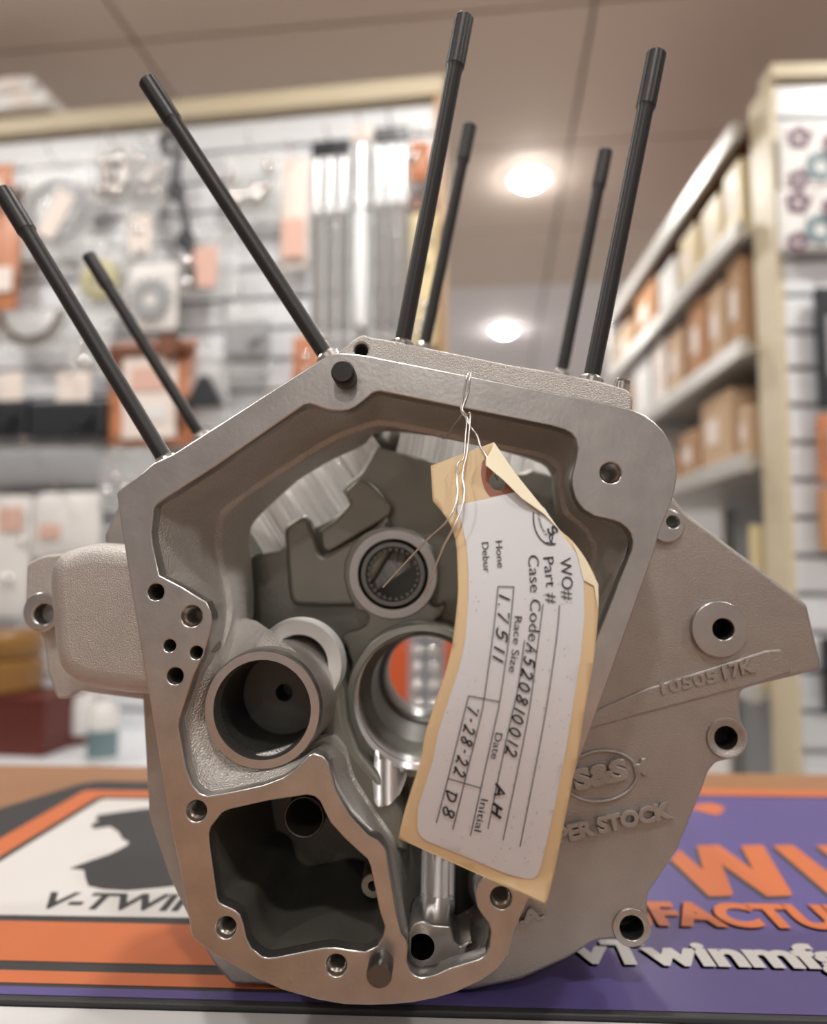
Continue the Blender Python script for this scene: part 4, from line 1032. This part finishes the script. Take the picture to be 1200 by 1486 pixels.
add('jar_base', lathe((0, 0, 0), (0, 0, 1), [(.034, 0), (.036, .004), (.036, .02)], 28, True), REDC, t, False); add('jar_lid', lathe((0, 0, 0), (0, 0, 1), [(.033, .088), (.033, .104), (.030, .106)], 28, False, True), WHITEB, t, False)
t = shelf_thing('white_bottle', 'white bottle with teal label next to the engine case edge', 'bottle', 176, .28)
add('bottle_body', lathe((0, 0, 0), (0, 0, 1), [(.026, 0), (.029, .004), (.029, .10), (.018, .118)], 28, True), WHITEB, t, False, smooth=40)
add('bottle_cap', lathe((0, 0, 0), (0, 0, 1), [(.015, .114), (.015, .14), (.013, .142)], 24, False, True), WHITEB, t, False)
add('label_band', lathe((0, 0, 0), (0, 0, 1), [(.0294, .012), (.0294, .065)], 28), TEAL, t, False)
# stack of white boxes on the top rail
for k_, (x_, d_) in enumerate(((-20, 0), (-30, 1))):
    pass
u_, z_ = sw(20, 150)
pz = Z_TOP + .012
for k_, (wd, lb) in enumerate(((.34, 'lower white box lying on top of the display wall rail'), (.30, 'upper white box lying on top of the display wall rail'))):
    q = W0 + ex * (u_ - .02 * k_ - .04) + ny * .05
    t = thing('white_carton', lb, 'box', (q.x, q.y, pz + .042 * k_), ang, 'cartons on the top rail')
    add('carton_body', box((0, 0, .0195), (wd, .20, .038), None, .003), WHITEB, t, False); add('carton_flap', box((wd * .3, -.101, .02), (.05, .002, .036)), PALEC, t, False)

# ================================================================== storage shelving on the right
XS = .66
ne = PX(1112, 700, XS).y + .08; fe = PX(885, 480, XS).y
DX = .42
zr = [PX(1098, 150, XS).z, PX(1098, 306, XS).z, PX(1112, 482, XS).z, PX(1120, 662, XS).z, PX(1120, 1012, XS).z]
zs = []
def zat(px, py): return PX(px, py, XS).z
zr = [(zat(1098, 150) + zat(900, 440)) / 2, (zat(1095, 307) + zat(959, 468)) / 2, (zat(1115, 478) + zat(953, 597)) / 2, (zat(1123, 657) + zat(985, 705)) / 2, zat(1110, 1010)]
sh = thing('storage_shelving', 'metal storage shelving with galvanised rails running back along the right', 'shelving', (XS + DX / 2, (ne + fe) / 2, FLOOR))
for z in zr:
    add('front_rail', box((XS, (ne + fe) / 2, z), (.022, fe - ne, .042), None, .003), GALV, sh)
    add('shelf_board', box((XS + DX / 2 + .008, (ne + fe) / 2, z - .004), (DX - .006, fe - ne - .004, .012)), BRNC if z == zr[0] else GALV, sh)
for y, wd in ((ne + .006, .012), (fe - .02, .03)):
    for x in (XS + (.002 if wd > .02 else .13), XS + DX): add('post', box((x, y, (zr[0] + .03 + FLOOR) / 2), (.03, wd, zr[0] + .03 - FLOOR), None, .003), GALV, sh)
add('back_panel', box((XS + DX + .02, (ne + fe) / 2, (zr[0] + FLOOR) / 2), (.01, fe - ne, zr[0] - FLOOR)), GREYP, sh)
def carton(label, tier, f0, f1, h, m, depth=.30, inset_=.015, kind='cardboard_box', cat='box', lift=0.0, tape=True):
    y0, y1 = ne + (fe - ne) * f0, ne + (fe - ne) * f1
    z = zr[tier] + .0035 + lift
    t = thing(kind, label, cat, (XS + inset_ + depth / 2, (y0 + y1) / 2, z), 0, 'boxes on the storage shelves')
    wd = y1 - y0 - .006
    add('carton_body', box((0, 0, h / 2), (depth, wd, h), None, .004), m, t, False)
    if tape:
        add('tape_strip', box((0, 0, h + .0008), (depth * .99, .04, .0012)), TAPE, t, False)
        add('shipping_label', box((-depth / 2 - .0008, wd * .1, h * .55), (.0012, wd * .42, h * .32)), PALEC, t, False)
    else:
        add('carton_lid', box((0, 0, h - .012), (depth + .004, wd + .004, .024), None, .003), m, t, False)
gaps = [(zr[i] - zr[i + 1] - .035) * 1.07 for i in range(4)]
carton('pale yellow pack on the top visible shelf, nearest the shelf post', 1, .02, .10, gaps[0] * .86, YELPK, kind='yellow_carton')
carton('pale yellow pack on the top visible shelf, second from the post', 1, .12, .22, gaps[0] * .80, YELPK, kind='yellow_carton')
carton('pale yellow pack on the top visible shelf, third from the post', 1, .25, .36, gaps[0] * .82, YELPK, kind='yellow_carton')
carton('white bag-like carton on the top visible shelf behind the yellow packs', 1, .39, .52, gaps[0] * .75, WHITEB, kind='white_carton', tape=False)
carton('orange-brown box on the top visible shelf, second from the far end', 1, .55, .74, gaps[0] * .88, CARD3)
carton('tan box at the far end of the top visible shelf', 1, .78, .96, gaps[0] * .7, CARD2)
carton('dark brown box on the second shelf, nearest the shelf post', 2, .0 + .03, .10, gaps[1] * .9, CARD)
carton('tan box on the second shelf, second from the post', 2, .12, .20, gaps[1] * .85, CARD2)
carton('orange-brown box on the second shelf, third from the post', 2, .22, .32, gaps[1] * .9, CARD3)
carton('light tan narrow box on the second shelf, fourth from the post', 2, .36, .46, gaps[1] * .82, CARD2)
carton('tall white carton on the second shelf before the far boxes', 2, .62, .78, gaps[1] * .9, WHITEB, kind='white_carton', tape=False)
carton('pinkish tan box on the second shelf between the narrow and white ones', 2, .49, .59, gaps[1] * .9, PALEC)
carton('tan box at the far end of the second shelf', 2, .82, .97, gaps[1] * .8, CARD)
carton('small tan box on the third shelf, beside the shelf post', 3, .02, .07, gaps[2] * .55, CARD2)
carton('large square cardboard box on the third shelf', 3, .10, .26, gaps[2] * .82, CARD2)
carton('medium cardboard box with white label on the third shelf, left of the large one', 3, .275, .40, gaps[2] * .60, CARD)
carton('low orange-brown box on the third shelf, fourth from the post', 3, .42, .54, gaps[2] * .42, CARD3)
carton('white carton standing on the third shelf', 3, .57, .70, gaps[2] * .8, WHITEB, kind='white_carton', tape=False)
carton('tan box at the far end of the third shelf', 3, .74, .94, gaps[2] * .7, CARD2)
carton('open tan carton on the lowest visible shelf', 4, .05, .22, gaps[3] * .35, CARD2, tape=False)
carton('yellowish carton standing on the lowest visible shelf near the post', 4, .01, .045, gaps[3] * .72, YELPK, kind='yellow_carton', depth=.2)
carton('brown carton on the lowest visible shelf behind the open one', 4, .25, .45, gaps[3] * .45, CARD)
carton('white tray on the lowest visible shelf, far end', 4, .5, .8, gaps[3] * .4, WHITEB, kind='white_carton', tape=False)

# slatted end panel facing the camera
ye = ne - .11
pL = P(1140, 500, ye).x; pz_t = P(1160, 112, ye).z
ep = thing('slatwall_end_panel', 'white slatted end panel with cream edge at the right side of the frame', 'display wall', (pL + .3, ye, FLOOR))
add('backing_board', box((pL + .30, ye + .030, (pz_t + FLOOR) / 2), (.60, .016, pz_t - FLOOR)), GROOVE, ep)
add('edge_board', box((pL - .006, ye + .050, (pz_t + FLOOR) / 2), (.012, .105, pz_t - FLOOR)), CREAM, ep, label='cream edge board')
add('top_rail', box((pL + .30, ye + .012, pz_t + .005), (.63, .06, .03), None, .003), CREAM, ep)
SL2 = box((0, 0, 0), (.60, .021, pitch - .010), None, .003); SL2.materials.append(SLAT)
for i in range(int((pz_t + .5) / pitch)):
    o = bpy.data.objects.new('slat', SL2); COL.objects.link(o); o.parent = ep
    o.location = (0, .011, pz_t - FLOOR - .012 - pitch * (i + .5))
def rpack(name, label, x0, y0, x1, y1, base, kind):
    yo = ye - .03
    a, b = P(x0, y0, yo), P(x1, y1, yo); wd, ht = b.x - a.x, a.z - b.z
    t = thing(name, label, 'pack', ((a.x + b.x) / 2, yo, b.z), 0, 'packs on the end panel')
    add('pack_body', box((0, .0, ht / 2), (wd, .02, ht), None, .004), base, t, False)
    bm = bmesh.new(); lathe_bm(bm, (0, .028, ht - .012), (0, -1, 0), [(.0025, 0), (.0025, .07)], 8, True, True); add('hang_hook', from_bm(bm), CHROME, t, False)
    if kind == 'gasket':
        for (dx, dz, r, m) in ((-.26, .75, .16, PURC), (.3, .62, .2, PURC), (.05, .3, .22, TEAL), (-.3, .1, .14, PURC), (.35, .12, .12, PURC)):
            me = gear_me(r * wd * 1.15, r * wd * .45, .003, 5 if m is PURC else 8); me.transform(Matrix.Translation((dx * wd, -.0115, dz * ht)))
            add('printed_shape', me, m, t, False)
    if kind == 'dark': add('window', box((0, -.0115, ht * .5), (wd * .7, .003, ht * .5)), GREYP, t, False)
    if kind == 'parts':
        for k_ in range(5):
            bm = bmesh.new(); bmesh.ops.create_uvsphere(bm, u_segments=12, v_segments=8, radius=.014); bmesh.ops.translate(bm, vec=((R.random() - .5) * wd * .7, -.012, (.15 + .7 * R.random()) * ht), verts=bm.verts)
            add('fitting', from_bm(bm), R.choice([CHROME, BRNC, GOLD]), t, False, smooth=60)
rpack('gasket_sheet_pack', 'white pack with plum round shapes at the top of the end panel', 1132, 182, 1232, 272, WHITEB, 'gasket')
rpack('gasket_sheet_pack', 'white pack with plum shapes, second from the top on the end panel', 1130, 276, 1232, 362, WHITEB, 'gasket')
rpack('dark_pack', 'black pack in the middle of the end panel at the right edge', 1182, 418, 1260, 592, BLKP, 'dark')
rpack('orange_pack', 'orange pack with metal parts below the black pack on the end panel', 1186, 602, 1260, 700, ORC, 'parts')
rpack('orange_pack', 'brown-orange pack with metal parts, lower on the end panel', 1188, 708, 1260, 800, CARD3, 'parts')
rpack('dark_pack', 'dark pack low on the end panel beside the rear case corner', 1192, 925, 1260, 1030, BLKP, 'dark')
